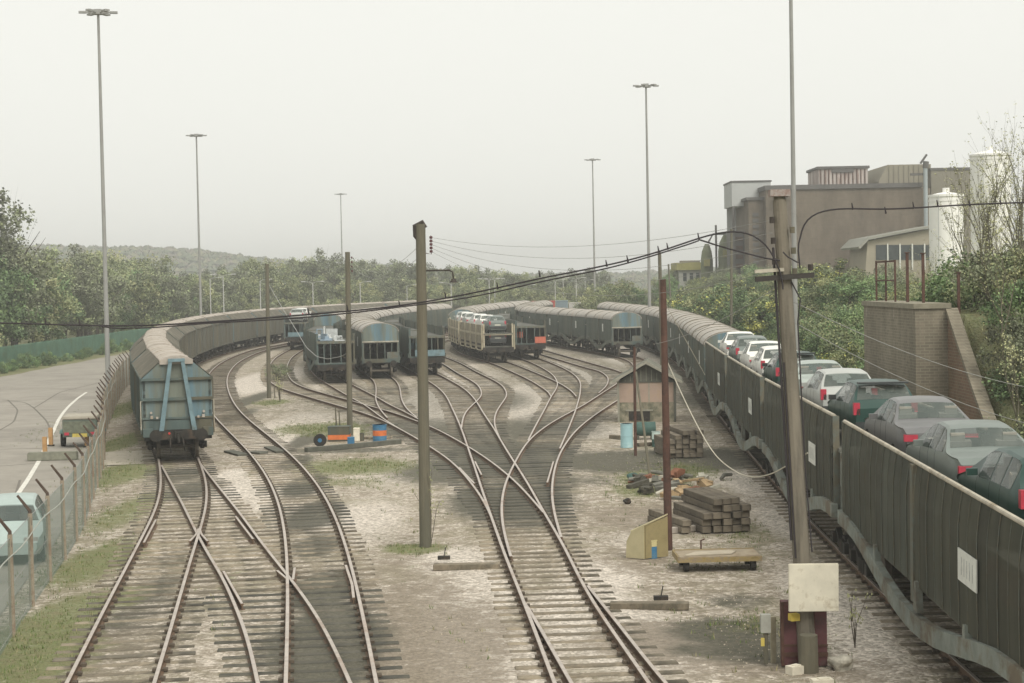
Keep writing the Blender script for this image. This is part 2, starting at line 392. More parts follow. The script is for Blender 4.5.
# ------------------------------------------------------------------ ground
def ss(a,b,x):
    t=min(1,max(0,(x-a)/(b-a))); return t*t*(3-2*t)
RC=cents['R']
RX=[(p.y,p.x) for p in RC]
def xr(y):
    if y<=RX[0][0]: return RX[0][1]
    for (a,b),(c_,d) in zip(RX[::6],RX[6::6]):
        if a<=y<=c_: return b+(d-b)*(y-a)/(c_-a)
    return RX[-1][1]+ (y-RX[-1][0])*0.15
XRT={}
def xrq(y):
    k=round(y*2)
    if k not in XRT: XRT[k]=xr(k/2)
    return XRT[k]
def zbank(x,y):
    toe=xrq(y)+2.6
    d=x-toe
    if d<=0: return 0
    slope=0.62
    if y<46: top=6.2
    elif y>62: top=4.6+1.2*ss(120,180,y)
    else: top=5.6
    # room for the brick abutment between y=50 and 61
    if 52<=y<61: 
        if x<AB_X+0.9: return 0
        return 5.6
    if 45<y<52: return 0 if x<AB_X+1.12 else min(6.0,max(.3,5.2-(52-y)*.75)+max(0,x-AB_X-1.2)*.6)
    wing=0
    h=min(top,d*slope)
    far=ss(200,320,y)
    return h*(1-0.55*far)
AB_X=12.0
GX=[-1800,-1000,-500,-250,-150,-110,-90,-75]+[-65+i*1.0 for i in range(0,34)]+[-31+i*0.42 for i in range(0,107)]+[14+i*0.9 for i in range(0,40)]+[52,60,75,95,130,200,400,800,1500,2200]
GY=[-300,-120,-50,-15,0,8]+[14+i*0.45 for i in range(0,180)]+[95+i*0.8 for i in range(0,70)]+[151+i*2 for i in range(0,80)]+[315,340,380,430,500,600,800,1100,1600,2400,3600]
GX=sorted(set(round(g,3) for g in GX)); GY=sorted(set(round(g,3) for g in GY))
# painted wear zones: (centre px,py or world, rx, ry, strength)
def B(px,py,rx,ry,a=1.0):
    p=U(px,py,0); return (p.x,p.y,rx,ry,a)
GRASS=[B(100,560,1.0,4,.8),B(60,620,.9,3,.9),B(130,510,.9,5,.7),B(110,600,.8,2,.7),B(130,470,1.2,5,.9),B(128,440,.9,6,.9),B(120,410,1.2,14,.9),B(25,660,1.4,3,.8),
 B(355,466,2.2,3.0,.8),B(345,482,1.6,1.6,.55),B(318,428,2.2,3.5,.75),B(330,432,2.2,2.5,.6),B(415,548,.8,.9,.9),B(272,402,1,2.5,.8),B(655,478,1.3,2.5,.8),B(640,490,1.0,2,.7),B(690,470,1.2,3,.6),
 B(745,530,.9,2.0,.5),B(715,560,1.2,1.2,.35),B(765,620,.8,.8,.5),B(230,580,.35,2.0,.6),B(240,610,.3,1,.4),B(800,625,.7,.8,.35),B(735,625,1.0,1.0,.4),(-45,150,4,70,1),(-46,240,5,60,1)]
DARK=[B(296,462,.5,2.5,.8),B(306,485,.55,3,.85),B(314,515,.6,3,.9),B(318,545,.6,2,.7),B(322,590,.6,2.2,.9),B(328,625,.6,2.2,.95),B(333,662,.6,2,.9),B(600,375,9,30,.34),B(420,400,8,18,.36),B(505,455,2.6,7,.7),B(515,500,1.6,5,.7),B(560,425,2.2,8,.55),B(470,440,2.5,7,.5),B(400,425,4,5,.5),B(640,385,2,8,.5),B(160,620,1.2,5,.25),B(325,640,1.0,2.5,.8),B(305,440,.5,4,.7),B(250,400,.6,8,.7),B(240,415,.6,5,.6),
 B(500,500,1.4,4,.8),B(540,480,1.1,4,.7),B(470,470,2.4,4,.75),B(430,430,3,5,.55),B(530,430,2.2,7,.55),B(500,400,2,9,.5),B(455,440,1.2,6,.5),B(590,390,2,8,.5),B(555,455,1.2,5,.55),B(530,520,1,2,.5),
 B(120,620,.4,1.6,.5),B(155,590,.5,2.0,.55),B(190,490,.8,3,.55),B(180,475,.9,2.5,.6),B(170,560,.5,2,.4),B(660,460,4.0,3.5,.85),B(620,462,2,2,.7),B(700,455,2,2.6,.7),B(735,455,1.6,2.5,.5),B(590,460,1.2,1.5,.4),
 B(710,400,2.0,8,.5),B(345,450,3.5,1.0,.5),B(60,520,.4,2,.3),B(730,630,1.0,1.2,.75),B(765,650,1.2,1,.6),B(735,600,.6,.8,.5),B(700,650,.6,.7,.5),B(590,480,1.0,1.6,.4)]
DIRT=[B(430,640,1.9,5,0.68),B(415,600,1.5,4,0.58),B(440,683,1.6,3,0.65),B(395,570,1.2,4,.5),B(660,515,2.8,3.5,0.61),B(640,560,1.3,2.5,.55),B(700,590,1.8,1.6,.4),B(700,640,2.2,2.2,.75),B(60,650,2,4,.6),B(105,560,1.3,6,.5),B(110,640,1,3,.5),
 B(760,660,2.0,1.6,0.58),B(870,670,1,1.5,.5),B(350,460,5,5,.45),B(300,420,3,4,.4),B(120,500,1.2,6,.5),B(130,430,1.5,15,.6),B(600,500,2,3,.35),B(440,520,1.5,4,.4),B(745,500,1.5,3,.45),
 (-41,150,2.2,30,1),(-40.5,120,2.4,30,1),(-41,190,1.4,30,0.58)]
PALE=[B(640,640,1.2,2.5,.9),B(590,610,1.0,3,.8),B(600,575,.8,2,.8),B(470,600,.9,3.5,.8),B(500,660,1,2.5,.9),B(450,560,.9,2,.7),B(475,640,.7,2.5,.8),B(640,540,.8,2,.4),B(240,490,.6,4,.9),B(265,500,.4,3,.7),B(230,475,.5,2,.8),
 B(290,430,1.6,10,.8),B(265,380,2.0,16,.9),B(330,500,.1,.1,0),B(440,410,1.2,10,1),B(480,385,1.3,16,.6),B(560,420,1.2,7,.9),B(535,400,1.6,14,1),B(600,380,1.6,16,1),B(625,355,2,20,.9),B(345,375,1.2,14,.8),B(425,400,1,10,.9),B(460,375,1.2,14,.9),
 B(585,430,1.5,4,.7),B(735,470,1.1,5,.95),B(790,520,.8,4,.8),B(830,600,.7,4,.8),B(860,650,.6,2.5,.8),B(760,490,.8,4,.7),B(150,455,.8,2,.6),B(560,365,1.5,18,.7),B(360,520,1.4,5,.55),B(400,470,2,6,.45),B(540,350,1,14,.7)]
def blob(L,x,y):
    v=0
    for (cx_,cy_,rx,ry,a) in L:
        dx=(x-cx_)/rx; dy=(y-cy_)/ry; q=dx*dx+dy*dy
        if q<4: v=max(v,a*(1-ss(0.35,1.9,math.sqrt(q))*1))
    return v
# coarse distance-to-track lookup
cell={}
for k in order:
    for p in cents[k][::2]:
        if p.y<300: cell.setdefault((int(p.x//3),int(p.y//3)),[]).append(p)
def tdist(x,y):
    i,j=int(x//3),int(y//3); b=9
    for a in(-1,0,1):
        for c_ in(-1,0,1):
            for p in cell.get((i+a,j+c_),()):
                e=(p.x-x)**2+(p.y-y)**2
                if e<b*b: b=math.sqrt(e)
    return b
verts=[];colA=[]
for y in GY:
    for x in GX:
        z=0
        if x>10 and 5<y<700: z=zbank(x,y)
        nearish = -66<x<50 and 8<y<300
        n1=mnoise.noise((x*0.35,y*0.35,0)); 
        if z>0.05: z+=n1*0.35
        elif nearish: 
            td=tdist(x,y); z=-0.028+0.024*ss(3.0,1.3,td)+n1*0.01+mnoise.noise((x*1.7,y*1.7,3))*0.01
            if td<1.5: z=-0.002+mnoise.noise((x*3,y*3,3))*0.012
        else: z=-0.05
        verts.append((x,y,z))
        if nearish:
            g=blob(GRASS,x,y); d=blob(DARK,x,y); t=blob(DIRT,x,y); pl=blob(PALE,x,y)
            td=tdist(x,y)
            if td<1.35: t=max(t,0.30)
            if y>70 and td<1.4: t=max(t,.42*ss(70,100,y)); d=max(d,.3*ss(70,110,y))
            if z>0.2: g=1
            if x<-44.5: g=1
        else: g=1 if (x>20 or x<-44 or y>230) else 0.4; d=0;t=0;pl=0
        colA.append((g,d,t,pl))
faces=[];nx=len(GX)
for j in range(len(GY)-1):
    for i in range(nx-1):
        a=j*nx+i; faces.append((a,a+1,a+1+nx,a+nx))
me=bpy.data.meshes.new('ground'); me.from_pydata(verts,[],faces)
at=me.color_attributes.new('zones','FLOAT_COLOR','POINT')
at.data.foreach_set('color',[c for q in colA for c in q])
for p in me.polygons: p.use_smooth=True
go=bpy.data.objects.new('ground',me); COL.objects.link(go); tag(go,kind='structure')
m=bpy.data.materials.new('yard_ground'); m.use_nodes=True; n=m.node_tree; b=n.nodes['Principled BSDF']; b.inputs['Roughness'].default_value=0.95; b.inputs['Specular IOR Level'].default_value=0.15
def nd(t,**k):
    q=n.nodes.new(t)
    for a,v in k.items(): setattr(q,a,v)
    return q
tc=nd('ShaderNodeTexCoord')
def nz(scale,det=6,ro=0.7):
    q=nd('ShaderNodeTexNoise'); q.inputs['Scale'].default_value=scale; q.inputs['Detail'].default_value=det; q.inputs['Roughness'].default_value=ro
    n.links.new(tc.outputs['Object'],q.inputs['Vector']); return q.outputs[0]
at_=nd('ShaderNodeAttribute',attribute_name='zones'); sp=nd('ShaderNodeSeparateColor'); n.links.new(at_.outputs['Color'],sp.inputs[0])
def mixc(f,a,b_):
    q=nd('ShaderNodeMix',data_type='RGBA')
    for i,v in ((0,f),(6,a),(7,b_)):
        if isinstance(v,tuple): q.inputs[i].default_value=(*v,1)
        elif isinstance(v,(int,float)): q.inputs[i].default_value=v
        else: n.links.new(v,q.inputs[i])
    return q.outputs[2]
def math_(op,a,b_=None,c_=None):
    q=nd('ShaderNodeMath',operation=op)
    for i,v in enumerate((a,b_,c_)):
        if v is None: continue
        if isinstance(v,(int,float)): q.inputs[i].default_value=v
        else: n.links.new(v,q.inputs[i])
    return q.outputs[0]
def rng(v,a,b_,c_=0,d=1):
    q=nd('ShaderNodeMapRange'); n.links.new(v,q.inputs[0]); q.inputs[1].default_value=a;q.inputs[2].default_value=b_;q.inputs[3].default_value=c_;q.inputs[4].default_value=d; return q.outputs[0]
vor=nd('ShaderNodeTexVoronoi'); vor.inputs['Scale'].default_value=14; n.links.new(tc.outputs['Object'],vor.inputs['Vector'])
vs=nd('ShaderNodeSeparateColor'); n.links.new(vor.outputs['Color'],vs.inputs[0])
big=nz(0.45,5); mid=nz(2.2,7,.75); fine=nz(9,5,.8)
stone=mixc(rng(vs.outputs[0],0.15,1.0),(0.275,0.24,0.195),(0.73,0.65,0.56))
stone=mixc(rng(mid,0.42,0.62),stone,(0.25,0.21,0.155))
stone=mixc(rng(big,0.48,0.62,0,.6),stone,(0.245,0.22,0.145))
stone=mixc(rng(nz(1.1,6,.8),0.52,0.66,0,.55),stone,(0.17,0.16,0.10))
def mask(ch,noisev,lo=0.45,w_=0.2,k=0.9):
    s_=math_('ADD',ch,math_('MULTIPLY',math_('SUBTRACT',noisev,0.5),k)); return rng(s_,lo-w_/2,lo+w_/2)
pale=mixc(rng(vs.outputs[0],0.1,1.0),(0.37,0.33,0.28),(0.76,0.685,0.60))
colr=mixc(mask(at_.outputs['Alpha'],mid,.4,.35),stone,pale)
dirt=mixc(rng(fine,0.35,0.65),(0.14,0.115,0.088),(0.33,0.28,0.215))
mix2=math_('ADD',math_('MULTIPLY',mid,.6),math_('MULTIPLY',fine,.4))
colr=mixc(math_('MULTIPLY',mask(sp.outputs[2],mix2,.47,.22,1.9),.85),colr,dirt)
dark=mixc(rng(fine,0.35,0.7),(0.065,0.065,0.05),(0.15,0.14,0.105))
colr=mixc(math_('MULTIPLY',mask(sp.outputs[1],mix2,.33,.36,1.3),.92),colr,dark)
gr=mixc(rng(fine,0.3,0.7),(0.085,0.11,0.035),(0.20,0.23,0.085))
gr=mixc(rng(mid,0.45,0.62,0,.7),gr,(0.22,0.19,0.11))
colr=mixc(math_('MULTIPLY',mask(sp.outputs[0],mid,.52,.3,1.1),.8),colr,gr)
n.links.new(colr,b.inputs['Base Color'])
bp=nd('ShaderNodeBump'); bp.inputs['Distance'].default_value=0.05; bp.inputs['Strength'].default_value=.8
hh=math_('ADD',math_('MULTIPLY',vor.outputs[0],-0.9),fine); n.links.new(hh,bp.inputs['Height']); n.links.new(bp.outputs[0],b.inputs['Normal'])
me.materials.append(m)
M_sleepd=mat('oily_sleeper_timber',(0.095,0.088,0.066),0.85,0.4,2.2,col2=(0.055,0.052,0.042),f2=0.5,s2=1.3,rnd=0.3,bump=0.01,bscale=25)
M_sleepm=mat('stained_sleeper_timber',(0.15,0.13,0.098),0.9,0.4,2.2,col2=(0.08,0.072,0.055),f2=0.5,s2=1.3,rnd=0.3,bump=0.01,bscale=25)
for tr_ in TR.values():
    for o in tr_.children:
        if o.name.startswith('sleeper') and o.get('kind') is None:
            q=blob(DARK,o.location.x,o.location.y)+random.uniform(-.12,.12)
            if q>.3: o.material_slots[0].link='OBJECT'; o.material_slots[0].material=M_sleepd if q>.52 else M_sleepm
# loose ballast stones (real little rocks) in the nearer yard
mb=MB(); random.seed(11)
def rock(x,y,z,r):
    a=random.random()*6.28; b0=len(mb.v)
    pts=[(math.cos(a+i*1.57)*r*random.uniform(.7,1.2),math.sin(a+i*1.57)*r*random.uniform(.7,1.2),-0.2*r) for i in range(4)]
    top=(random.uniform(-.3,.3)*r,random.uniform(-.3,.3)*r,r*random.uniform(.45,.8))
    for p in pts: mb.v.append((x+p[0],y+p[1],z+p[2]))
    mb.v.append((x+top[0],y+top[1],z+top[2]))
    for i in range(4): mb.f.append((b0+i,b0+(i+1)%4,b0+4)); mb.m.append(random.choice((0,0,1,2)))
cnt=0
while cnt<26000:
    y=22+ (random.random()**1.7)*48; x=random.uniform(-0.31*y-1,0.22*y+1)
    if x>7.6+ (y-30)*.04: continue
    td=tdist(x,y)
    if blob(GRASS,x,y)>.5: continue
    rock(x,y,-0.035,random.uniform(.018,.05)*(1 if td<2 else .8)); cnt+=1
o=mb.build('ballast_stones',[mat('stone_pale',(0.52,0.45,0.35),.9,.3,3,rnd=0),mat('stone_grey',(0.33,0.29,0.23),.9,.3,3),mat('stone_dark',(0.17,0.14,0.10),.9,.3,3)]); tag(o,kind='stuff')
tag(o,'loose pale ballast stones strewn between and beside the tracks','ballast')
# grass tufts
mb=MB()
def tuft(x,y,z,h,nb=5,mi=0):
    for _ in range(nb):
        a=random.random()*6.28; l=h*random.uniform(.5,1.1); dx,dy=math.cos(a),math.sin(a); w_=h*.10
        x0=x+random.uniform(-.08,.08); y0=y+random.uniform(-.08,.08)
        mb.poly([(x0-dy*w_,y0+dx*w_,z),(x0+dy*w_,y0-dx*w_,z),(x0+dx*l*.5,y0+dy*l*.5,z+l)],random.choice((0,0,1)))
for (cx_,cy_,rx,ry,a) in GRASS[:24]:
    for _ in range(int(110*rx*ry*a)+30):
        x=random.gauss(cx_,rx*.7); y=random.gauss(cy_,ry*.7)
        if tdist(x,y)<1.0: continue
        tuft(x,y,-.03,random.uniform(.04,.12))
for _ in range(900):
    y=random.uniform(24,75); x=random.uniform(-.3*y,.2*y)
    if tdist(x,y)>1.6 and x<7 and x>-.2*y-4: tuft(x,y,-.03,random.uniform(.05,.14),4)
M_g1=mat('grass_green',(0.11,0.155,0.045),.9,.3,2); M_g2=mat('grass_straw',(0.27,0.24,0.13),.9,.3,2)
o=mb.build('grass',[M_g1,M_g2]); tag(o,'short green and straw grass in the ballast and by the fence','grass',kind='stuff')
# ------------------------------------------------------------------ road
FEN=[(-9.3,30),(-9.9,34),(-10.55,37.6),(-11.0,41.7),(-11.65,45.2),(-12.1,48.9),(-13.35,54.7),(-14.85,62.5),(-16.4,70),(-18.6,79),(-20.8,90),(-23.4,103),(-26.6,120),(-29.2,138),(-31,155),(-32,175),(-32,200),(-31,225)]
FEN=[Vector((x,y,0)) for x,y in FEN]
mb=MB()
FR=smooth(resample([Vector((-6.6,14,0))]+FEN,2.0),2,1)
FR=offs(FR,-0.55)
for i in range(len(FR)-1):
    a,b_=FR[i],FR[i+1]
    xa=-40.7+mnoise.noise((a.y*.15,0,0))*.5; xb=-40.7+mnoise.noise((b_.y*.15,0,0))*.5
    mb.poly([(xa,a.y,-.004),(a.x,a.y,-.004),(b_.x,b_.y,-.004),(xb,b_.y,-.004)])
M_road=mat('worn_asphalt',(0.285,0.262,0.225),.9,.14,.6,col2=(0.235,0.215,0.185),f2=.56,s2=.16,bump=.006,bscale=40)
tag(mb.build('road',M_road),kind='structure')
# tar joints/cracks
mb=MB()
def strip(pts,wd,z,mi=0,mbx=None):
    P=[Vector((p.x,p.y,z)) for p in pts]; P=smooth(resample(P,.6),2,2); N=len(P); q=mbx or mb
    for i in range(N-1):
        d=(P[min(i+1,N-1)]-P[i]).normalized(); a=Vector((d.y,-d.x,0))*wd/2
        d2=(P[min(i+2,N-1)]-P[min(i+1,N-2)]).normalized(); a2=Vector((d2.y,-d2.x,0))*wd/2
        q.poly([P[i]-a,P[i]+a,P[i+1]+a2,P[i+1]-a2],mi)
strip([U(86.5,392.3),U(78,398),U(70,405),U(64,411.5),U(58.5,419.5),U(54,430),U(46.5,445),U(38.5,462),U(33,471),U(28,479.5),U(21,489.5),U(8,508)],.17,.004)
tag(mb.build('road_marking',mat('road_paint_white',(0.62,0.60,0.54),.8,.2,5,col2=(.3,.28,.24),f2=.63,s2=4)),kind='structure')
mb=MB()
for pts in ([(2,400),(25,402),(34,408),(46,420),(50,428)],[(34,408),(60,392),(90,385),(108,380)],[(0,450),(20,447),(44,449)],[(0,466),(30,464),(40,463)],[(0,430),(14,422),(18,410),(8,400)],[(20,480),(14,500)]):
    strip([U(*p) for p in pts],.09,.001)
tag(mb.build('tar_joints',mat('tar_seal',(0.15,0.135,0.115),.9,.2,3)),kind='structure')
# patch of concrete crossing by the blue-ended wagon
mb=MB(); mb.poly([U(100,452,.003)-Vector((0,0,0)),U(158,450,.003),U(156,463,.003),U(95,466,.003)])
tag(mb.build('crossing_slab',mat('old_concrete',(0.40,0.36,0.29),.9,.2,3,bump=.01)),kind='structure')
# ------------------------------------------------------------------ hill
mb=MB(); NX,NY=90,16
prof_=[(-460,10),(-420,24),(-370,26),(-330,30),(-290,30.5),(-247,30),(-215,29.5),(-187,27),(-154,22),(-109,16.5),(-60,14),(-37,12),(5,8),(60,8),(120,9),(250,9),(600,8)]
def ridge(x):
    for (a,h1),(b_,h2) in zip(prof_[:-1],prof_[1:]):
        if a<=x<=b_: return h1+(h2-h1)*(x-a)/(b_-a)
    return 8
for j in range(NY+1):
    y=760+j*30
    for i in range(NX+1):
        x=-460+i*12; t=j/NY; k=math.sin(min(1,t/.6)*PI/2) if t<.6 else math.cos((t-.6)/.4*PI/2)*.5+.5
        mb.v.append((x,y,-.5+(ridge(x*1000/1000)*1.0-.0)*k+mnoise.noise((x*.02,y*.02,1))*2.2*k))
for j in range(NY):
    for i in range(NX):
        a=j*(NX+1)+i; mb.f.append((a,a+1,a+NX+2,a+NX+1)); mb.m.append(0)
mb.smooth=True
hill=tag(mb.build('hill',mat('wooded_hillside',(0.10,0.115,0.07),.95,.45,.05,col2=(.15,.145,.09),f2=.52,s2=.012)),kind='structure')
# a wood on the hill
mb=MB(); random.seed(5)
for _ in range(9000):
    x=random.uniform(-440,300); t=random.random()*.62; y=760+t*480
    k=math.sin(min(1,t/.6)*PI/2); z=-.5+ridge(x)*k+mnoise.noise((x*.02,y*.02,1))*2.2*k
    r=random.uniform(2.0,4.5); h=random.uniform(2.0,4.2); a0=random.random()*3
    mi=random.choice((0,0,1,2))
    pts=[(x+math.cos(a0+q*1.256)*r*random.uniform(.7,1.1),y+math.sin(a0+q*1.256)*r,z+h*random.uniform(.3,.6)) for q in range(5)]
    for q in range(5):
        mb.poly([pts[q],pts[(q+1)%5],(x+random.uniform(-.8,.8),y,z+h)],mi); mb.poly([pts[q],pts[(q+1)%5],(x,y,z-1)],mi)
o=mb.build('woodland',[mat('wood_dark',(0.09,0.11,0.06),.95,.3,.1),mat('wood_olive',(0.15,0.15,0.08),.95,.3,.1),mat('wood_brown',(0.15,0.13,0.095),.95,.3,.1)])
tag(o,'hazy woodland covering the far hill','woodland',kind='stuff')
# ------------------------------------------------------------------ wagons
random.seed(21)
M_scr=mat('screen_olive_brown',(0.060,0.063,0.043),.8,.42,1.6,col2=(0.062,0.067,0.05),f2=.55,s2=.5,streak=True,bump=.004,bscale=30)
M_scrT=mat('screen_mesh',(0.060,0.061,0.042),.8,.42,1.6,col2=(0.08,0.09,0.07),f2=.55,s2=.5,streak=True,alpha=.84)
M_scrfar=mat('screen_green_grey',(0.085,0.105,0.085),.8,.28,1.0,col2=(0.11,0.11,0.08),f2=.55,s2=.4,streak=True)
M_rib=mat('rib_faded_blue',(0.15,0.17,0.148),.8,.35,3,col2=(0.115,0.105,0.075),f2=.48,s2=3)
M_rail=mat('top_rail_galvanised',(0.42,0.385,0.31),.7,.25,3,col2=(.25,.2,.13),f2=.6,s2=2)
M_gird=mat('girder_grey_green',(0.19,0.21,0.185),.8,.25,2,col2=(0.12,0.10,0.07),f2=.54,s2=1.2)
M_blue=mat('faded_blue_paint',(0.12,0.20,0.235),.75,.25,1.5,col2=(0.15,0.165,0.135),f2=.48,s2=.9,streak=True)
M_blued=mat('grimy_blue_green',(0.085,0.115,0.108),.85,.3,2,col2=(0.09,0.085,0.06),f2=.5,s2=1,streak=True)
M_bluel=mat('light_blue_strut',(0.15,0.225,0.25),.7,.2,3,col2=(.12,.13,.11),f2=.62,s2=2)
M_black=mat('underframe_black',(0.028,0.026,0.022),.9,.3,4,col2=(.07,.05,.035),f2=.6,s2=3)
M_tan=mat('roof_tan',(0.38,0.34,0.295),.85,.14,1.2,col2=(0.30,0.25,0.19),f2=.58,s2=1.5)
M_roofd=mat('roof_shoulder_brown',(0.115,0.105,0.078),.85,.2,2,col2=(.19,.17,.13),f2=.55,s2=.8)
M_roofp=mat('roof_pale',(0.37,0.345,0.31),.8,.18,1.2,col2=(0.30,0.25,0.20),f2=.58,s2=1.2)
M_brown=mat('wagon_side_brown',(0.125,0.113,0.08),.85,.25,1.3,col2=(0.10,0.10,0.08),f2=.5,s2=.8,streak=True)
M_white=mat('label_white',(0.62,0.63,0.58),.7,.12,6)
M_deck=mat('deck_steel_dark',(0.10,0.10,0.085),.85,.3,2)
M_cream=mat('carflat_cream',(0.42,0.375,0.27),.8,.18,1.5,col2=(.27,.22,.15),f2=.6,s2=1.4)
M_creamd=mat('carflat_panel_tan',(0.27,0.24,0.17),.8,.2,1.5,col2=(.2,.17,.12),f2=.55,s2=1.4)
M_orange=mat('orange_red_panel',(0.48,0.13,0.08),.7,.2,3)
M_wheel=mat('wheel_steel',(0.10,0.085,0.065),.7,.3,5)
M_yel=mat('label_yellow',(0.5,0.4,0.1),.7,.2,5)
def bogie(root,y,M=None):
    mb=MB()
    for sx in(-1,1):
        mb.prism([(y-1.25,.55),(y-.9,.72),(y-.4,.48),(y+.4,.48),(y+.9,.72),(y+1.25,.55),(y+.9,.42),(y+.4,.30),(y-.4,.30),(y-.9,.42)],sx*.98-.06,sx*.98+.06,0,'x')
        for k in(-1,1):
            mb.box((sx*1.06,y+k*.9,.5),(.16,.26,.24))
        for k in(-.2,0,.2): mb.cyl((sx*1.02,y+k,.42),.07,.3,8)
    mb.box((0,y,.5),(2.0,.4,.28))
    bo=mb.build('bogie',M_black,root)
    for k in(-.9,.9):
        mb=MB()
        for sx in(-1,1):
            mb.tube([(sx*.68,y+k,.46),(sx*.80,y+k,.46)],[.46,.46],20); mb.tube([(sx*.66,y+k,.46),(sx*.68,y+k,.46)],[.49,.49],20)
        mb.tube([(-.66,y+k,.46),(.66,y+k,.46)],.08,8)
        mb.build('wheelset',M_wheel,bo)
def running(root,L,ends=(1,1),blue=None):
    mb=MB(); mb.bx(-.35,.35,-L/2+.2,L/2-.2,.75,1.0)
    for k in range(int(L/1.6)+1): y=-L/2+.25+k*(L-.5)/int(L/1.6); mb.bx(-1.2,1.2,y-.06,y+.06,.85,1.0)
    mb.build('underframe',M_black,root)
    bogie(root,-L/2+2.0); bogie(root,L/2-2.0)
    for sy in(-1,1):
        mb=MB(); mb.bx(-1.28,1.28,min(sy*(L/2-.22),sy*(L/2-.02)),max(sy*(L/2-.22),sy*(L/2-.02)),.80,1.18); mb.build('buffer_beam',M_black if blue is None else blue,root)
        for sx in(-1,1):
            y0=sy*(L/2-.02)
            mb=MB(); mb.tube([(sx*.87,y0,1.0),(sx*.87,y0+sy*.38,1.0)],.11,12); mb.tube([(sx*.87,y0+sy*.36,1.0),(sx*.87,y0+sy*.42,1.0)],.23,16)
            mb.build('buffer',M_black,root)
        mb=MB(); mb.tube([(0,y0,1.0),(0,y0+sy*.3,.98),(0,y0+sy*.34,.7)],.05,8); mb.tube([(.16,y0,.9),(.2,y0+sy*.2,.6),(.24,y0+sy*.1,.35)],.03,6); mb.tube([(-.3,y0,.9),(-.32,y0+sy*.2,.55),(-.3,y0+sy*.1,.3)],.035,6); mb.box((0,y0+sy*.1,1.0),(.3,.2,.25))
        mb.build('coupling',M_black,root)
def wheels_only(root,L):
    mb=MB(); mb.bx(-.5,.5,-L/2+.4,L/2-.4,.95,1.15)
    mb.build('underframe',M_black,root)
    for y in(-L/2+1.1,L/2-1.1): bogie(root,y)
def ribbed(mb,x,y0,y1,z0,z1,pitch,depth,mi=0,taper=None):
    # corrugated upright sheet at x
    sg=1 if x>0 else -1; n=int((y1-y0)/pitch); pts=[]
    for i in range(n+1):
        y=y0+(y1-y0)*i/n; pts+= [(y,0),(y+pitch*.35,0),(y+pitch*.45,depth),(y+pitch*.9,depth)] if i<n else [(y,0)]
    for a,b_ in zip(pts[:-1],pts[1:]):
        xa,xb=x+sg*a[1],x+sg*b_[1]
        mb.poly([(xa,a[0],z0),(xb,b_[0],z0),(xb,b_[0],z1),(xa,a[0],z1)],mi)
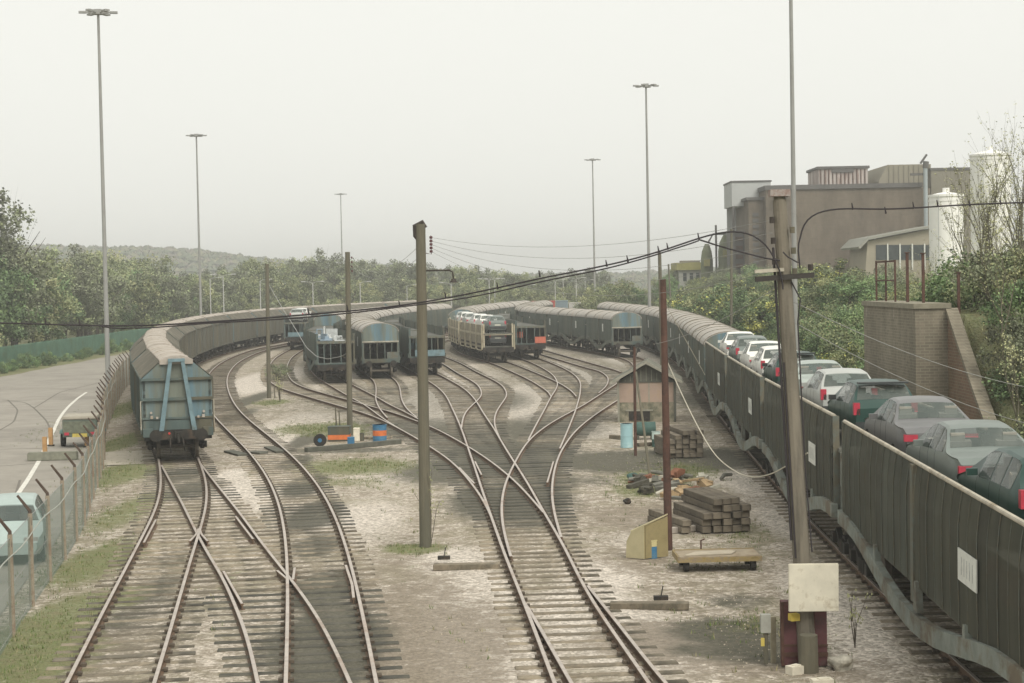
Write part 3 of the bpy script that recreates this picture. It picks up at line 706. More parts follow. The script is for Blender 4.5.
def covered_T1(L,end=False):
    """long covered wagon, sloping roof shoulders and a lighter raised roof strip"""
    root=empty('covered_wagon'); running(root,L)
    h=L/2-.25
    for sx in(-1,1):
        mb=MB(); ribbed(mb,sx*1.31,-h,h,1.02,3.12,.5,.035)
        mb.bx(min(sx*1.2,sx*1.30),max(sx*1.2,sx*1.30),-h,h,1.02,3.12)
        mb.build('side_wall',M_brown,root)
        mb=MB()
        for k in range(7):
            y=-h+.05+k*(2*h-.1)/6; mb.bx(min(sx*1.345,sx*1.40),max(sx*1.345,sx*1.40),y-.05,y+.05,1.0,3.12)
        mb.bx(min(sx*1.345,sx*1.38),max(sx*1.345,sx*1.38),-h,h,1.0,1.12); mb.bx(min(sx*1.345,sx*1.39),max(sx*1.345,sx*1.39),-h,h,3.10,3.19)
        mb.build('side_frame',M_blued if sx<0 else M_brown,root)
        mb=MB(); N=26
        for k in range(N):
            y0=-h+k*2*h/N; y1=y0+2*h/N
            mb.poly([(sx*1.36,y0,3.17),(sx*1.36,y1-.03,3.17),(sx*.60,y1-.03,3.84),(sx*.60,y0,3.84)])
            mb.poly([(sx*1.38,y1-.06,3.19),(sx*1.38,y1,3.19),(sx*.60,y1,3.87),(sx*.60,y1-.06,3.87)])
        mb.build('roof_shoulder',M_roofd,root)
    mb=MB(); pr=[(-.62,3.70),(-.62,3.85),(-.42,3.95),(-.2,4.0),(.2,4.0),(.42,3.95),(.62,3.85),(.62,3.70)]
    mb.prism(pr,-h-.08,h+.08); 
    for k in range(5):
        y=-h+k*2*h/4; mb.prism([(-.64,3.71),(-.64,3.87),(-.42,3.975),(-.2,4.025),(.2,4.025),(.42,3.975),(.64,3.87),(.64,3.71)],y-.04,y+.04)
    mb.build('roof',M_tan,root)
    for sy in((-1,1)):
        y=sy*(h-.0)
        mb=MB(); pts=[(-1.33,1.0),(1.33,1.0),(1.33,3.16),(.58,3.82),(.3,3.93),(-.3,3.93),(-.58,3.82),(-1.33,3.16)]
        mb.prism(pts,min(y,y-sy*.08),max(y,y-sy*.08)); e=mb.build('end_wall',M_blue,root)
        if sy<0 and end:
            yy=y-.055
            mb=MB()
            for z,t in ((3.13,.10),(2.36,.11),(1.62,.07)): mb.bx(-1.36,1.36,yy-.06,yy+.05,z-t/2,z+t/2)
            mb.build('cross_beam',M_blued,root)
            for sx in(-1,1):
                mb=MB(); mb.prism([(sx*.15,3.9),(sx*.29,3.9),(sx*.72,1.15),(sx*.54,1.15)] ,yy-.20,yy-.062); mb.build('strut',M_bluel,root)
                mb=MB(); mb.bx(min(sx*.95,sx*1.33),max(sx*.95,sx*1.33),yy-.3,yy,.93,1.25); mb.build('buffer_box',M_blued,root)
                mb=MB(); mb.tube([(sx*1.39,yy,1.2),(sx*1.39,yy-.02,2.3)],.02,6); mb.tube([(sx*1.39,yy-.02,2.3),(sx*1.3,yy-.02,2.3)],.02,6); mb.build('handrail',M_rail,root)
                mb=MB(); mb.cyl((sx*1.0,yy-.04,1.85),.05,.06,8,0,'y'); mb.bx(sx*.98-.05,sx*.98+.05,yy-.08,yy,1.62,1.74); mb.bx(sx*.78-.04,sx*.78+.04,yy-.2,yy-.12,1.62,1.70); mb.build('lamp_bracket',M_tan,root)
            mb=MB(); mb.bx(-.32,.32,yy-.22,yy-.06,3.80,3.92); mb.build('strut_cap',M_bluel,root)
            mb=MB(); mb.bx(-1.3,-.0+1.3,yy-.03,yy,1.0,1.55); mb.build('lower_panel',M_blued,root)
            mb=MB(); mb.cyl((-.34,yy-.18,1.05),.045,.06,10,0,'y'); mb.build('red_lamp',MATS.get('x') or mat('lamp_red',(.5,.05,.04),.5,.1,5),root)
    return root
def girder(root,L,lowc,M):
    """fish bellied girder down each side"""
    h=L/2-.15
    for sx in(-1,1):
        mb=MB(); x0,x1=sorted((sx*1.26,sx*1.40))
        top=[(-h,1.52),(-h*.82,1.5),(-h*.30,.86),(h*.30,.86),(h*.82,1.5),(h,1.52)]
        bot=[(h,1.22),(h*.80,1.18),(h*.28,.50),(-h*.28,.50),(-h*.80,1.18),(-h,1.22)]
        P=top+bot
        def gz(y): 
            t=.5+.5*math.cos(PI*min(1,abs(y)/(h*.86))); return 1.50-.68*t**.8,1.20-.72*t**.8
        K=16
        for i in range(K):
            ya=-h+2*h*i/K; yb=-h+2*h*(i+1)/K; (ta,ba),(tb,bb)=gz(ya),gz(yb)
            mb.prism([(ya,ta),(yb,tb),(yb,bb),(ya,ba)],x0,x1,0,'x')
        for fy in(-.52,-.05,.45):
            y=fy*h; mb.prism([(y-.16,.9),(y+.16,.9),(y+.06,1.42),(y-.06,1.42)],x0+.01,x1-.01,0,'x')
        mb.build('girder',M,root)
def screens(root,L,zt,M,curl=True,ribs=True,Mr=None,toprail=True,lowz=1.32,sides=(-1,1)):
    h=L/2-(.42 if toprail else .2)
    for sx in sides:
        for (ya,yb) in((-h,-.14),(.14,h)):
            mb=MB(); N=30
            def col(y):
                t=(y-ya)/(yb-ya); w_=.0015*math.sin(y*10.8)+.006*math.sin(y*1.3)
                e=[(sx*(1.33+w_),y,lowz),(sx*(1.345+w_),y,2.2),(sx*(1.34+w_),y,zt-.55),(sx*(1.305+w_*.6),y,zt-.2),(sx*1.27,y,zt)]
                return e
            cols=[col(ya+(yb-ya)*i/N) for i in range(N+1)]
            for i in range(N):
                for j in range(4): mb.poly([cols[i][j],cols[i+1][j],cols[i+1][j+1],cols[i][j+1]])
            p=mb.build('side_screen',M,root)
            if ribs:
                mb=MB(); k=0; y=ya+.3
                while y<yb-.1:
                    c_=col(y); wdt=.010 if k%2 else .018
                    pts=[Vector(q)+Vector((sx*.014,0,0)) for q in c_]
                    mb.tube(pts,wdt*.5,4); y+=.58; k+=1
                mb.build('rib',Mr or M_rib,p)
        mb=MB(); x0,x1=sorted((sx*1.25,sx*1.36)); mb.bx(x0,x1,-.115,.115,1.0,zt-.02); mb.build('door_post',Mr or M_rib,root)
        if toprail:
            mb=MB(); mb.tube([(sx*1.27,-h,zt+.02),(sx*1.27,h,zt+.02)],.042,8); mb.build('top_rail',M_rail,root)
        mb=MB()
        for y in(-h-.04,h+.04): x0,x1=sorted((sx*1.18,sx*1.32)); mb.bx(x0,x1,y-.05,y+.05,1.2,zt+.02)
        mb.build('corner_post',Mr or M_rib,root)
def decks(root,L,zu):
    mb=MB(); mb.bx(-1.22,1.22,-L/2+.15,L/2-.15,1.2,1.28); mb.build('lower_deck',M_deck,root)
    mb=MB(); mb.bx(-1.22,1.22,-L/2+.12,L/2-.12,zu-.08,zu); mb.build('upper_deck',M_deck,root)
def label(root,x,y,z,w_=.42,h_=.6,marks=True):
    sx=1 if x>0 else -1
    x0,x1=sorted((x,x+sx*.02)); mb=MB(); mb.bx(x0,x1,y-w_/2,y+w_/2,z-h_/2,z+h_/2); o=mb.build('label_plate',M_white,root)
    if marks:
        mb=MB(); xx0,xx1=sorted((x+sx*.021,x+sx*.025))
        for k in range(5): mb.bx(xx0,xx1,y-w_*.32+k*w_*.15,y-w_*.32+k*w_*.15+.025,z-h_*.28,z+h_*.28)
        mb.build('faded_print',mat('faded_print_grey',(.42,.43,.42),.8,.3,8),o)
def open_wagon(L,zu=2.75,zt=3.45,near=False,endM=None,rear_bar=None,sc=None):
    root=empty('car_transporter_wagon')
    wheels_only(root,L); girder(root,L,0,M_gird); decks(root,L,zu)
    screens(root,L,zt,sc or (M_scrT if near else M_scr),ribs=True)
    for sx in(-1,1): label(root,sx*1.37,-L*.27,2.32,1.15,.50)
    mb=MB()
    for y in(-L/2+.1,L/2-.1):
        for sx in(-1,1): mb.bx(min(sx*.9,sx*1.2),max(sx*.9,sx*1.2),y-.05,y+.05,1.28,zu-.08)
        mb.bx(-1.2,1.2,y-.05,y+.05,zu-.2,zu-.085)
    mb.build('deck_frame',M_gird,root)
    mb=MB(); mb.bx(-.7,.7,-L/2-.12,-L/2+.1,.8,1.1); mb.bx(-.7,.7,L/2-.1,L/2+.12,.8,1.1); mb.build('coupling',M_black,root)
    return root
M_girdd=mat('girder_dark_green',(0.13,0.145,0.12),.85,.25,2,col2=(0.10,0.095,0.07),f2=.52,s2=1.2)
def hood_wagon(L,ribs=True,sideM=None):
    """car carrier with straight sides and an arched pale roof, hooded open end"""
    root=empty('covered_car_wagon')
    wheels_only(root,L); girder(root,L,0,M_girdd); decks(root,L,2.55)
    screens(root,L,3.3,sideM or M_scrfar,ribs=ribs,toprail=False)
    h=L/2-.12
    arch=[(math.cos(a)*1.34,3.28+math.sin(a)*.66) for a in [PI*i/14 for i in range(15)]]
    mb=MB(); inner=[(x*.97,3.28+(z-3.28)*.95-.0) for x,z in arch]
    mb.sweep([Vector((0,-h,0)),Vector((0,h,0))],[(x,z) for x,z in arch]+[(x,z) for x,z in inner[::-1]]); mb.build('roof',M_roofp,root)
    mb=MB()
    for k in range(4):
        y=-h+.05+k*(2*h-.1)/3
        mb.tube([(x*1.01,y,z+.005) for x,z in arch],.028,5)
    mb.build('roof_rib',M_roofd,root)
    for sx in(-1,1): label(root,sx*1.37,-L*.18,2.5,.5,.7,False)
    for sy in(-1,1):
        y=sy*(h-.03)
        mb=MB(); mb.prism([(x*.95,z-.03) for x,z in arch]+[(-1.27,2.62),(1.27,2.62)],y-.03,y+.03)
        mb.build('end_hood',M_blue,root)
        mb=MB(); mb.bx(-1.30,1.30,y-.06,y+.06,2.54,2.62); mb.build('hood_sill',M_rail,root)
        mb=MB()
        for x in(-.75,-.25,.3,.8): mb.bx(x-.03,x+.03,y-.02,y+.02,1.28,2.54)
        mb.build('end_bars',M_blued,root)
        mb=MB(); mb.bx(-1.25,1.25,y-.1,y+.1,1.05,1.34); mb.build('end_sill',M_blued,root)
        mb=MB(); mb.bx(.45,1.2,y+sy*.02-.03,y+sy*.02+.03,1.34,1.82); mb.build('end_flap',M_rib,root)
        for x in(-1.29,1.29):
            mb=MB(); mb.bx(x-.05,x+.05,y-.05,y+.05,1.0,3.2); mb.build('corner_post',M_blued,root)
    for sy in(-1,1):
        for sx in(-1,1):
            y0=sy*(L/2-.05); mb=MB(); mb.tube([(sx*.87,y0,1.0),(sx*.87,y0+sy*.3,1.0)],.1,10); mb.tube([(sx*.87,y0+sy*.28,1.0),(sx*.87,y0+sy*.33,1.0)],.22,14); mb.build('buffer',M_black,root)
    return root
def cream_wagon(L):
    root=empty('carflat_wagon'); running(root,L); decks(root,L,2.35)
    h=L/2-.2
    for sx in(-1,1):
        mb=MB(); x0,x1=sorted((sx*1.28,sx*1.33))
        mb.bx(x0,x1,-h,h,2.3,3.05); p=mb.build('upper_side_panel',M_creamd,root)
        mb=MB(); mb.bx(x0,x1,-h,h,1.15,2.25); mb.build('lower_side_panel',M_creamd,root)
        mb=MB(); a,b_=sorted((sx*1.33,sx*1.40))
        mb.bx(a,b_,-h,h,2.2,2.36)
        for k in range(5): y=-h+k*2*h/4; mb.bx(a,b_,y-.07,y+.07,1.0,3.06)
        for k in range(4):
            y0=-h+k*2*h/4+.07; y1=-h+(k+1)*2*h/4-.07
            pts=[(sx*1.37,y0+.05,2.2),(sx*1.37,y0+.07,1.25),(sx*1.37,y0+.5,.95),(sx*1.37,y1-.5,.95),(sx*1.37,y1-.07,1.25),(sx*1.37,y1-.05,2.2)]
            mb.tube(pts,.055,6)
        mb.build('side_frame',M_cream,root)
        mb=MB(); 
        for k in range(4):
            y0=-h+k*2*h/4+.6; y1=-h+(k+1)*2*h/4-.6; mb.bx(min(sx*1.332,sx*1.345),max(sx*1.332,sx*1.345),y0,y1,1.35,1.5)
        mb.build('slot',M_black,root)
    mb=MB()
    for y in(-h,h):
        for sx in(-1,1): mb.bx(sx*1.2-.06,sx*1.2+.06,y-.06,y+.06,1.2,3.15)
        mb.bx(-1.2,1.2,y-.06,y+.06,2.2,2.36)
    mb.build('end_frame',M_cream,root)
    return root
def low_wagon(L,scr=3.3,bar=None,junk=False):
    root=empty('open_deck_wagon'); running(root,L); decks(root,L,2.75); girder(root,L,0,M_blued)
    screens(root,L,scr,M_scrfar,ribs=True,toprail=False,Mr=M_blued)
    mb=MB()
    for y in(-L/2+.12,L/2-.12): MB().bx(-1.3,1.3,y-.06,y+.06,2.62,2.80).build('deck_beam',M_rib,root)
    mb=MB()
    for y in(-L/2+.12,L/2-.12):
        for x in(-1.25,-.8,-.35,.35,.8,1.25): mb.bx(x-.035,x+.035,y-.035,y+.035,1.28,2.62)
        mb.bx(-1.25,1.25,y-.05,y+.05,1.2,1.3)
    mb.build('end_bars',M_blued,root)
    if bar:
        mb=MB(); mb.bx(-.9 if bar is M_bluel else .35,1.28,-L/2-.05,-L/2+.02,1.3,1.75 if bar is M_bluel else 1.85); mb.build('end_panel',bar,root)
    return root
# ---- cars
M_glass=mat('car_glass',(0.14,0.17,0.155),.06,.1,2,spec=.5,alpha=.5)
M_seat=mat('seat_grey',(.30,.29,.25),.9,.15,4); M_inr=mat('cabin_dark',(.06,.06,.055),.9,.2,4)
M_tyre=mat('tyre_rubber',(0.03,0.03,0.028),.9,.2,6)
M_red=mat('tail_lamp_red',(0.42,0.035,0.06),.35,.15,8,spec=.5)
M_plate=mat('bare_plate',(0.5,0.5,0.42),.6,.1,5)
def carpaint(name,c_): return mat(name,c_,.36,.07,2,spec=.42)
M_alloy=mat('wheel_trim',(0.4,0.4,0.38),.4,.1,4,metal=.5)
M_trim=mat('black_trim',(0.04,0.045,0.045),.6,.2,5)
SED=dict(L=4.35,belt=[(0,.88),(.05,.93),(.7,.99),(1.4,.98),(2.4,.93),(3.1,.90),(3.9,.78),(4.25,.68),(4.35,.55)],
 top=[(0,.88),(.05,.93),(.12,.98),(.62,1.02),(.72,1.04),(1.38,1.36),(1.6,1.405),(2.1,1.42),(2.5,1.36),(3.18,.95),(3.9,.80),(4.25,.70),(4.35,.55)],
 cab=(.72,3.18),rear=(.80,1.34),front=(2.56,3.10),side=[(1.05,1.50),(1.56,2.06),(2.12,2.66)])
HAT=dict(L=3.95,belt=[(0,.86),(.06,.92),(.4,.96),(1.4,.95),(2.2,.91),(2.9,.87),(3.5,.78),(3.85,.68),(3.95,.55)],
 top=[(0,.86),(.06,.92),(.12,.98),(.45,1.36),(.62,1.41),(1.4,1.44),(2.0,1.40),(2.25,1.33),(2.98,.92),(3.5,.79),(3.85,.68),(3.95,.55)],
 cab=(.1,2.98),rear=(.17,.44),front=(2.32,2.9),side=[(.42,.92),(.98,1.52),(1.58,2.3)])
def interp(T,x):
    for (a,h1),(b_,h2) in zip(T[:-1],T[1:]):
        if a<=x<=b_: return h1+(h2-h1)*(x-a)/(b_-a)
    return T[-1][1] if x>T[-1][0] else T[0][1]
def car(kind,paint,name='car',cat='car',extras=True,spoiler=False,W_=.79):
    S=SED if kind=='s' else HAT; L=S['L']; root=empty(name); root['category']=cat
    n=64; xs=[L*i/n for i in range(n+1)]; A=[.72,.80] 
    def wd(x):
        e=min(x,L-x); return W_*(1-.16*max(0,1-e/.5)**2)
    def pt(x,j):
        zb=.22+.06*max(0,1-min(x,L-x)/.4); be=interp(S['belt'],x); tp=max(interp(S['top'],x),be); w_=wd(x); k=min(1,max(0,(tp-be)/.42)); rw=w_*(1-.29*k)
        P=[(0,zb),(w_*.88,zb),(w_*.97,zb+.12),(w_,.52),(w_*.985,be-.09),(w_*.955,be),
           (w_*.95+(rw-w_*.95)*.5,be+(tp-be)*.47),(rw,be+(tp-be)*.90),(rw*.90,be+(tp-be)*.975+.004),(rw*.5,tp+.012),(0,tp+.02)]
        return P[j]
    NJ=11
    mb=MB(); mb.smooth=True
    idx={}
    for i,x in enumerate(xs):
        for sg in(-1,1):
            for j in range(NJ):
                if j in(0,NJ-1) and sg==1: idx[(i,sg,j)]=idx[(i,-1,j)]; continue
                q=pt(x,j); idx[(i,sg,j)]=len(mb.v); mb.v.append((sg*q[0],x-L/2,q[1]))
    for i in range(n):
        for sg in(-1,1):
            xm_=(xs[i]+xs[i+1])/2
            for j in range(NJ-1):
                if j in(5,6) and any(a<xm_<b_ for a,b_ in S['side']): continue
                if j in(8,9) and (S['rear'][0]<xm_<S['rear'][1] or S['front'][0]<xm_<S['front'][1]): continue
                mb.f.append((idx[(i,sg,j)],idx[(i+1,sg,j)],idx[(i+1,sg,j+1)],idx[(i,sg,j+1)])); mb.m.append(0)
    for i in(0,n):
        mb.f.append(tuple(idx[(i,-1,j)] for j in range(NJ))+tuple(idx[(i,1,j)] for j in range(NJ-2,0,-1))); mb.m.append(0)
    mb.build('body',paint,root)
    def P3(x,j,sg,off=.006):
        q=pt(x,j); return Vector((sg*(q[0]+(off if j not in(NJ-1,) else 0)),x-L/2,q[1]+(off if j>=8 else 0)))
    # side glass
    for (a,b_) in S['side']:
        for sg in(-1,1):
            mb=MB(); m_=6
            for i in range(m_):
                x0=a+(b_-a)*i/m_; x1=a+(b_-a)*(i+1)/m_
                for j0,j1,f0,f1 in((5,6,0,1),(6,7,0,1)):
                    def q(x,f): return P3(x,j0,sg).lerp(P3(x,j1,sg),f)+Vector((sg*.004,0,0))
                    mb.poly([q(x0,f0),q(x1,f0),q(x1,f1),q(x0,f1)])
            mb.build('side_window',M_glass,root)
    for nm,(a,b_) in(('rear_window',S['rear']),('windscreen',S['front'])):
        mb=MB(); m_=8
        for i in range(m_):
            x0=a+(b_-a)*i/m_; x1=a+(b_-a)*(i+1)/m_
            def row(x):
                be=interp(S['belt'],x); tp=interp(S['top'],x); nrm=Vector((0,(-1 if nm[0]=='r' else 1),.9)).normalized()*.008
                r=[P3(x,8,-1),P3(x,9,-1),P3(x,10,-1),P3(x,9,1),P3(x,8,1)]
                r[0]=r[0].lerp(r[1],.02); r[4]=r[4].lerp(r[3],.02)
                return [v+nrm for v in r]
            R0,R1=row(x0),row(x1)
            for q in range(4): mb.poly([R0[q],R1[q],R1[q+1],R0[q+1]])
        mb.build(nm,M_glass,root)
    for sg in(-1,1):
        mb=MB(); w0=wd(.06)
        if kind=='s': mb.box((sg*(w0*.84),-L/2+.03,.80),(.26,.10,.13))
        else: mb.box((sg*(w0*.93),-L/2+.07,.86),(.14,.14,.27))
        mb.build('tail_light',M_red,root)
        mb=MB(); mb.box((sg*(wd(L-.1)*.74),L/2-.10,.62),(.34,.14,.13)); mb.build('headlight',M_alloy,root)
        mb=MB(); xm=S['cab'][1]-.62; mb.box((sg*(W_+.05),xm-L/2,.98),(.17,.09,.11)); mb.build('door_mirror',paint if not spoiler else M_trim,root)
        for x in(.72,L-.78):
            mb=MB(); mb.tube([(sg*(W_-.19),x-L/2,.31),(sg*(W_+.006),x-L/2,.31)],.31,20); wq=mb.build('wheel',M_tyre,root)
            mb=MB(); mb.tube([(sg*(W_),x-L/2,.31),(sg*(W_+.012),x-L/2,.31)],.19,14); mb.build('rim',M_alloy,wq)
    mb=MB(); mb.box((0,-L/2+.0,.47),(W_*1.72,.12,.20)); mb.build('rear_bumper',M_trim if kind=='h' else paint,root)
    mb=MB(); mb.box((0,-L/2-.012,.74 if kind=='s' else .68),(.5,.02,.12)); mb.build('number_plate',M_plate,root)
    mb=MB()
    for sg in(-1,1): mb.tube([(sg*.33,(S['rear'][1]+.25)-L/2,1.10),(sg*.33,(S['rear'][1]+.22)-L/2,1.24)],[.14,.11],8)
    if spoiler:
        mb2=MB(); mb2.box((0,-L/2+.36,1.425),(1.12,.26,.035)); mb2.build('spoiler',M_trim,root)
    cb0,cb1=S['cab']; mb=MB(); mb.bx(-W_*.8,W_*.8,cb0+.15-L/2,cb1-.35-L/2,.5,.86); mb.build('cabin_floor',M_inr,root)
    for (xx,cnt_) in ((cb0+(.50 if kind=='s' else .62),3),(cb0+(1.35 if kind=='s' else 1.5),2)):
        for q_ in ((-.42,.42) if cnt_==2 else (-.45,.45)):
            mb=MB(); mb.box((q_,xx-L/2,.92),(.46,.14,.5),0,0,.18); mb.box((q_,xx-L/2-.04,1.22),(.24,.09,.16)); sq=mb.build('seat',M_seat,root)
    # door seams
    mb=MB()
    for xx in (S['side'][0][1]+.03,S['side'][1][1]+.03,S['side'][2][1]+.05):
        for sg in(-1,1):
            mb.tube([P3(xx,j,sg,.0) for j in(2,3,4,5)],.003,4)
    mb.build('door_seam',M_trim,root)
    return root
# ------------------------------------------------------------------ trains
def place(C,s0,s1):
    a=at_s(C,s0); b_=at_s(C,s1); m_=(a+b_)/2; d=b_-a
    return Vector((m_.x,m_.y,RT)),math.atan2(-d.x,d.y)
ORD=['first','second','third','fourth','fifth','sixth','seventh','eighth','ninth','tenth','eleventh','twelfth','thirteenth','fourteenth','fifteenth','sixteenth']
# train on the left
C=cents['T1']; s=s_of(C,v3(-12.6,67)); Lw=15.2
pe=covered_T1(Lw,True); pm=covered_T1(Lw,False)
i=0
while i<14:
    loc,rz=place(C,s+.35,s+Lw+.35)
    if i==0:
        o=pe; o.location=loc; o.rotation_euler=(0,0,rz); lb='covered wagon with faded blue end wall and slanting struts on the left'
    elif i==1:
        o=pm; o.location=loc; o.rotation_euler=(0,0,rz)
    else: o=copy_tree(pm,loc,rz)
    if i: lb='brown covered wagon, %s from the blue end of the long left train'%ORD[i]
    tag(o,lb,'railway wagon','covered wagons of the long left train'); s+=Lw+.8; i+=1
# T9: right train
C=cents['R']; CY=[22.9,38.7,54.5,70.5,86.5]
pw=open_wagon(15.35,near=True); pw2=None
for i in range(4):
    q0=s_of(C,v3(xr(CY[i]),CY[i])); q1=s_of(C,v3(xr(CY[i+1]),CY[i+1])); loc,rz=place(C,q0,q1)
    if i==0: o=pw; o.location=loc-Vector((0,0,.0185*7.9)); o.rotation_euler=(.0185,0,rz)
    else: o=copy_tree(pw,loc,rz)
    tag(o,['nearest screened wagon at the right edge with grey-green belly girder','screened car wagon whose near end shows behind the leaning telegraph pole','third screened car wagon from the right edge, beside the stacked sleepers','farthest open-topped screened wagon, coupled to the first roofed wagon'][i],'railway wagon','open-topped screened wagons of the right train')
s=s_of(C,v3(xr(86.5),86.5)); hw=hood_wagon(13.4); hw0=hw
i=0
while i<9:
    loc,rz=place(C,s+.2,s+13.8)
    o=hw if i==0 else copy_tree(hw,loc,rz)
    o.location=loc; o.rotation_euler=(0,0,rz)
    tag(o,'green wagon with pale arched roof, %s behind the car wagons of the right train'%ORD[i],'railway wagon','roofed wagons of the right train'); s+=14; i+=1
# T8
C=cents['CR']; s=s_of(C,v3(10.1,150)); i=0
while i<8:
    loc,rz=place(C,s,s+12.6); o=copy_tree(hw0,loc,rz,scale=(1,.93,.97)); 
    tag(o,'pale-roofed green wagon with open blue hood, left of the lighting mast' if i==0 else 'pale-roofed green wagon, %s in the train behind the hut'%ORD[i],'railway wagon','roofed wagons of the train behind the hut'); s+=12.9; i+=1
# T4
C=cents['T4']; s=s_of(C,v3(-9.3,124.5)); i=0
while i<8:
    loc,rz=place(C,s,s+13.4); o=copy_tree(hw0,loc,rz,scale=(1,1,.98))
    tag(o,'pale-roofed wagon with open blue hood standing between two open wagons' if i==0 else 'pale-roofed wagon, %s in the train headed by the blue-hooded end'%ORD[i],'railway wagon','roofed wagons of the middle left train'); s+=13.8; i+=1
# T3
C=cents['T3']; s=s_of(C,v3(-11.8,119.5)); lw=low_wagon(15); i=0
while i<3:
    loc,rz=place(C,s,s+15); o=lw if i==0 else copy_tree(lw,loc,rz); o.location=loc; o.rotation_euler=(0,0,rz)
    tag(o,'open dark green wagon with white scraps littering its upper deck' if i==0 else 'open dark wagon, %s in the train with the littered deck'%ORD[i],'railway wagon','open wagons of the littered train')
    if i==0: T3O=o
    s+=15.6; i+=1
while i<8:
    loc,rz=place(C,s,s+13.4); o=copy_tree(hw0,loc,rz); tag(o,'pale-roofed wagon, %s in the train with the littered deck'%ORD[i],'railway wagon','roofed wagons behind the littered wagon'); s+=13.8; i+=1
# T5
C=cents['CA']; s=s_of(C,v3(-5.7,127.8)); i=0; lw5=low_wagon(15,3.35,bar=M_bluel)
while i<6:
    loc,rz=place(C,s,s+15); o=lw5 if i==0 else copy_tree(lw5,loc,rz); o.location=loc; o.rotation_euler=(0,0,rz)
    tag(o,'open wagon with light blue end panel partly behind the tall wooden pole' if i==0 else 'open green wagon, %s in the train with the light blue end panel'%ORD[i],'railway wagon','open wagons of the centre train'); s+=15.6; i+=1
# T2
C=cents['C1']; s=s_of(C,v3(-20.8,183)); i=0
while i<4:
    loc,rz=place(C,s,s+15); o=copy_tree(lw5,loc,rz)
    tag(o,'small distant blue-grey car wagon end beside the long brown train' if i==0 else 'open wagon, %s of the distant train beside the long brown train'%ORD[i],'railway wagon','open wagons of the distant train'); s+=15.6; i+=1
T2S=s_of(C,v3(-20.8,183))
# T6
C=cents['C6']; s=s_of(C,v3(-1.0,145)); cw=cream_wagon(15); i=0; T6S=s
while i<2:
    loc,rz=place(C,s,s+15); o=cw if i==0 else copy_tree(cw,loc,rz); o.location=loc; o.rotation_euler=(0,0,rz)
    tag(o,'cream-sided two-deck car wagon loaded with cars, its end facing the yard' if i==0 else 'cream-sided car wagon behind the nearest cream one','railway wagon','cream car wagons'); s+=15.6; i+=1
while i<7:
    loc,rz=place(C,s,s+13.4); o=copy_tree(hw0,loc,rz); tag(o,'pale-roofed wagon, %s in the train behind the cream car wagon'%ORD[i],'railway wagon','roofed wagons behind the cream wagons'); s+=13.8; i+=1
# T7
C=cents['C4']; s=s_of(C,v3(1.7,150)); i=0; lw7=low_wagon(15,3.25,bar=M_orange)
while i<4:
    loc,rz=place(C,s,s+15); o=lw7 if i==0 else copy_tree(lw7,loc,rz); o.location=loc; o.rotation_euler=(0,0,rz)
    tag(o,'dark open wagon with an orange-red panel on its end beside the cream wagon' if i==0 else 'dark open wagon, %s behind the orange-red end panel'%ORD[i],'railway wagon','open wagons with the orange panel'); s+=15.6; i+=1
# ------------------------------------------------------------------ cars on the right train
P_dg=carpaint('paint_dark_green',(0.02,0.055,0.045)); P_gg=carpaint('paint_grey_green',(0.16,0.185,0.17)); P_dk=carpaint('paint_graphite',(0.145,0.145,0.145))
P_si=carpaint('paint_silver',(0.40,0.41,0.385)); P_wh=carpaint('paint_white',(0.74,0.73,0.68)); P_sg=carpaint('paint_pale_silver_green',(0.33,0.37,0.34)); P_bl=carpaint('paint_blue',(.07,.14,.22))
PR={}
def getcar(kind,paint,sp=False,name='car'):
    k=(kind,paint.name,sp)
    if k in PR: return copy_tree(PR[k],(0,0,0),0)
    PR[k]=car(kind,paint,name,'car',spoiler=sp); return PR[k]
C=cents['R']
spec_=[(27.4,'h',P_dg,False,'dark green hatchback cut off by the right edge, nearest car'),
(31.5,'s',P_gg,False,'grey-green saloon second from the right on the screened wagon deck'),
(35.9,'s',P_dk,False,'dusty graphite saloon with broad rear window, third from the right edge'),
(41.3,'h',P_dg,True,'dark green hatchback with black roof spoiler behind the graphite saloon'),
(46.3,'h',P_si,False,'small silver hatchback half hidden left of the spoilered green hatchback'),
(51.0,'s',P_sg,False,'pale silver saloon just right of the leaning telegraph pole'),
(57.2,'h',P_dg,True,'dark green hatchback with red tail light seen left of the telegraph pole'),
(62.0,'h',P_wh,False,'small white hatchback tucked behind the green one near the pole'),
(66.9,'s',P_wh,False,'white saloon in the middle of the far row of cars'),
(73.2,'h',P_gg,False,'grey-green hatchback with red light between two white cars'),
(78.9,'s',P_wh,False,'farthest white saloon next to the roofed wagon end')]
for (D,k,p,sp_,lb) in spec_:
    s=s_of(C,v3(xr(D),D)); a=at_s(C,s-1.3); b_=at_s(C,s+1.3); d=b_-a; o=getcar(k,p,sp_)
    cpos=(a+b_)/2; dz_=-.0185*max(0,38.5-D); o.location=(cpos.x-.12+random.uniform(-.04,.04),cpos.y,RT+2.755+dz_-(.06 if D<34 else 0)); o.rotation_euler=(.0185 if D<38 else 0,0,math.atan2(-d.x,d.y)); tag(o,lb,'car','cars on the upper deck of the right train')
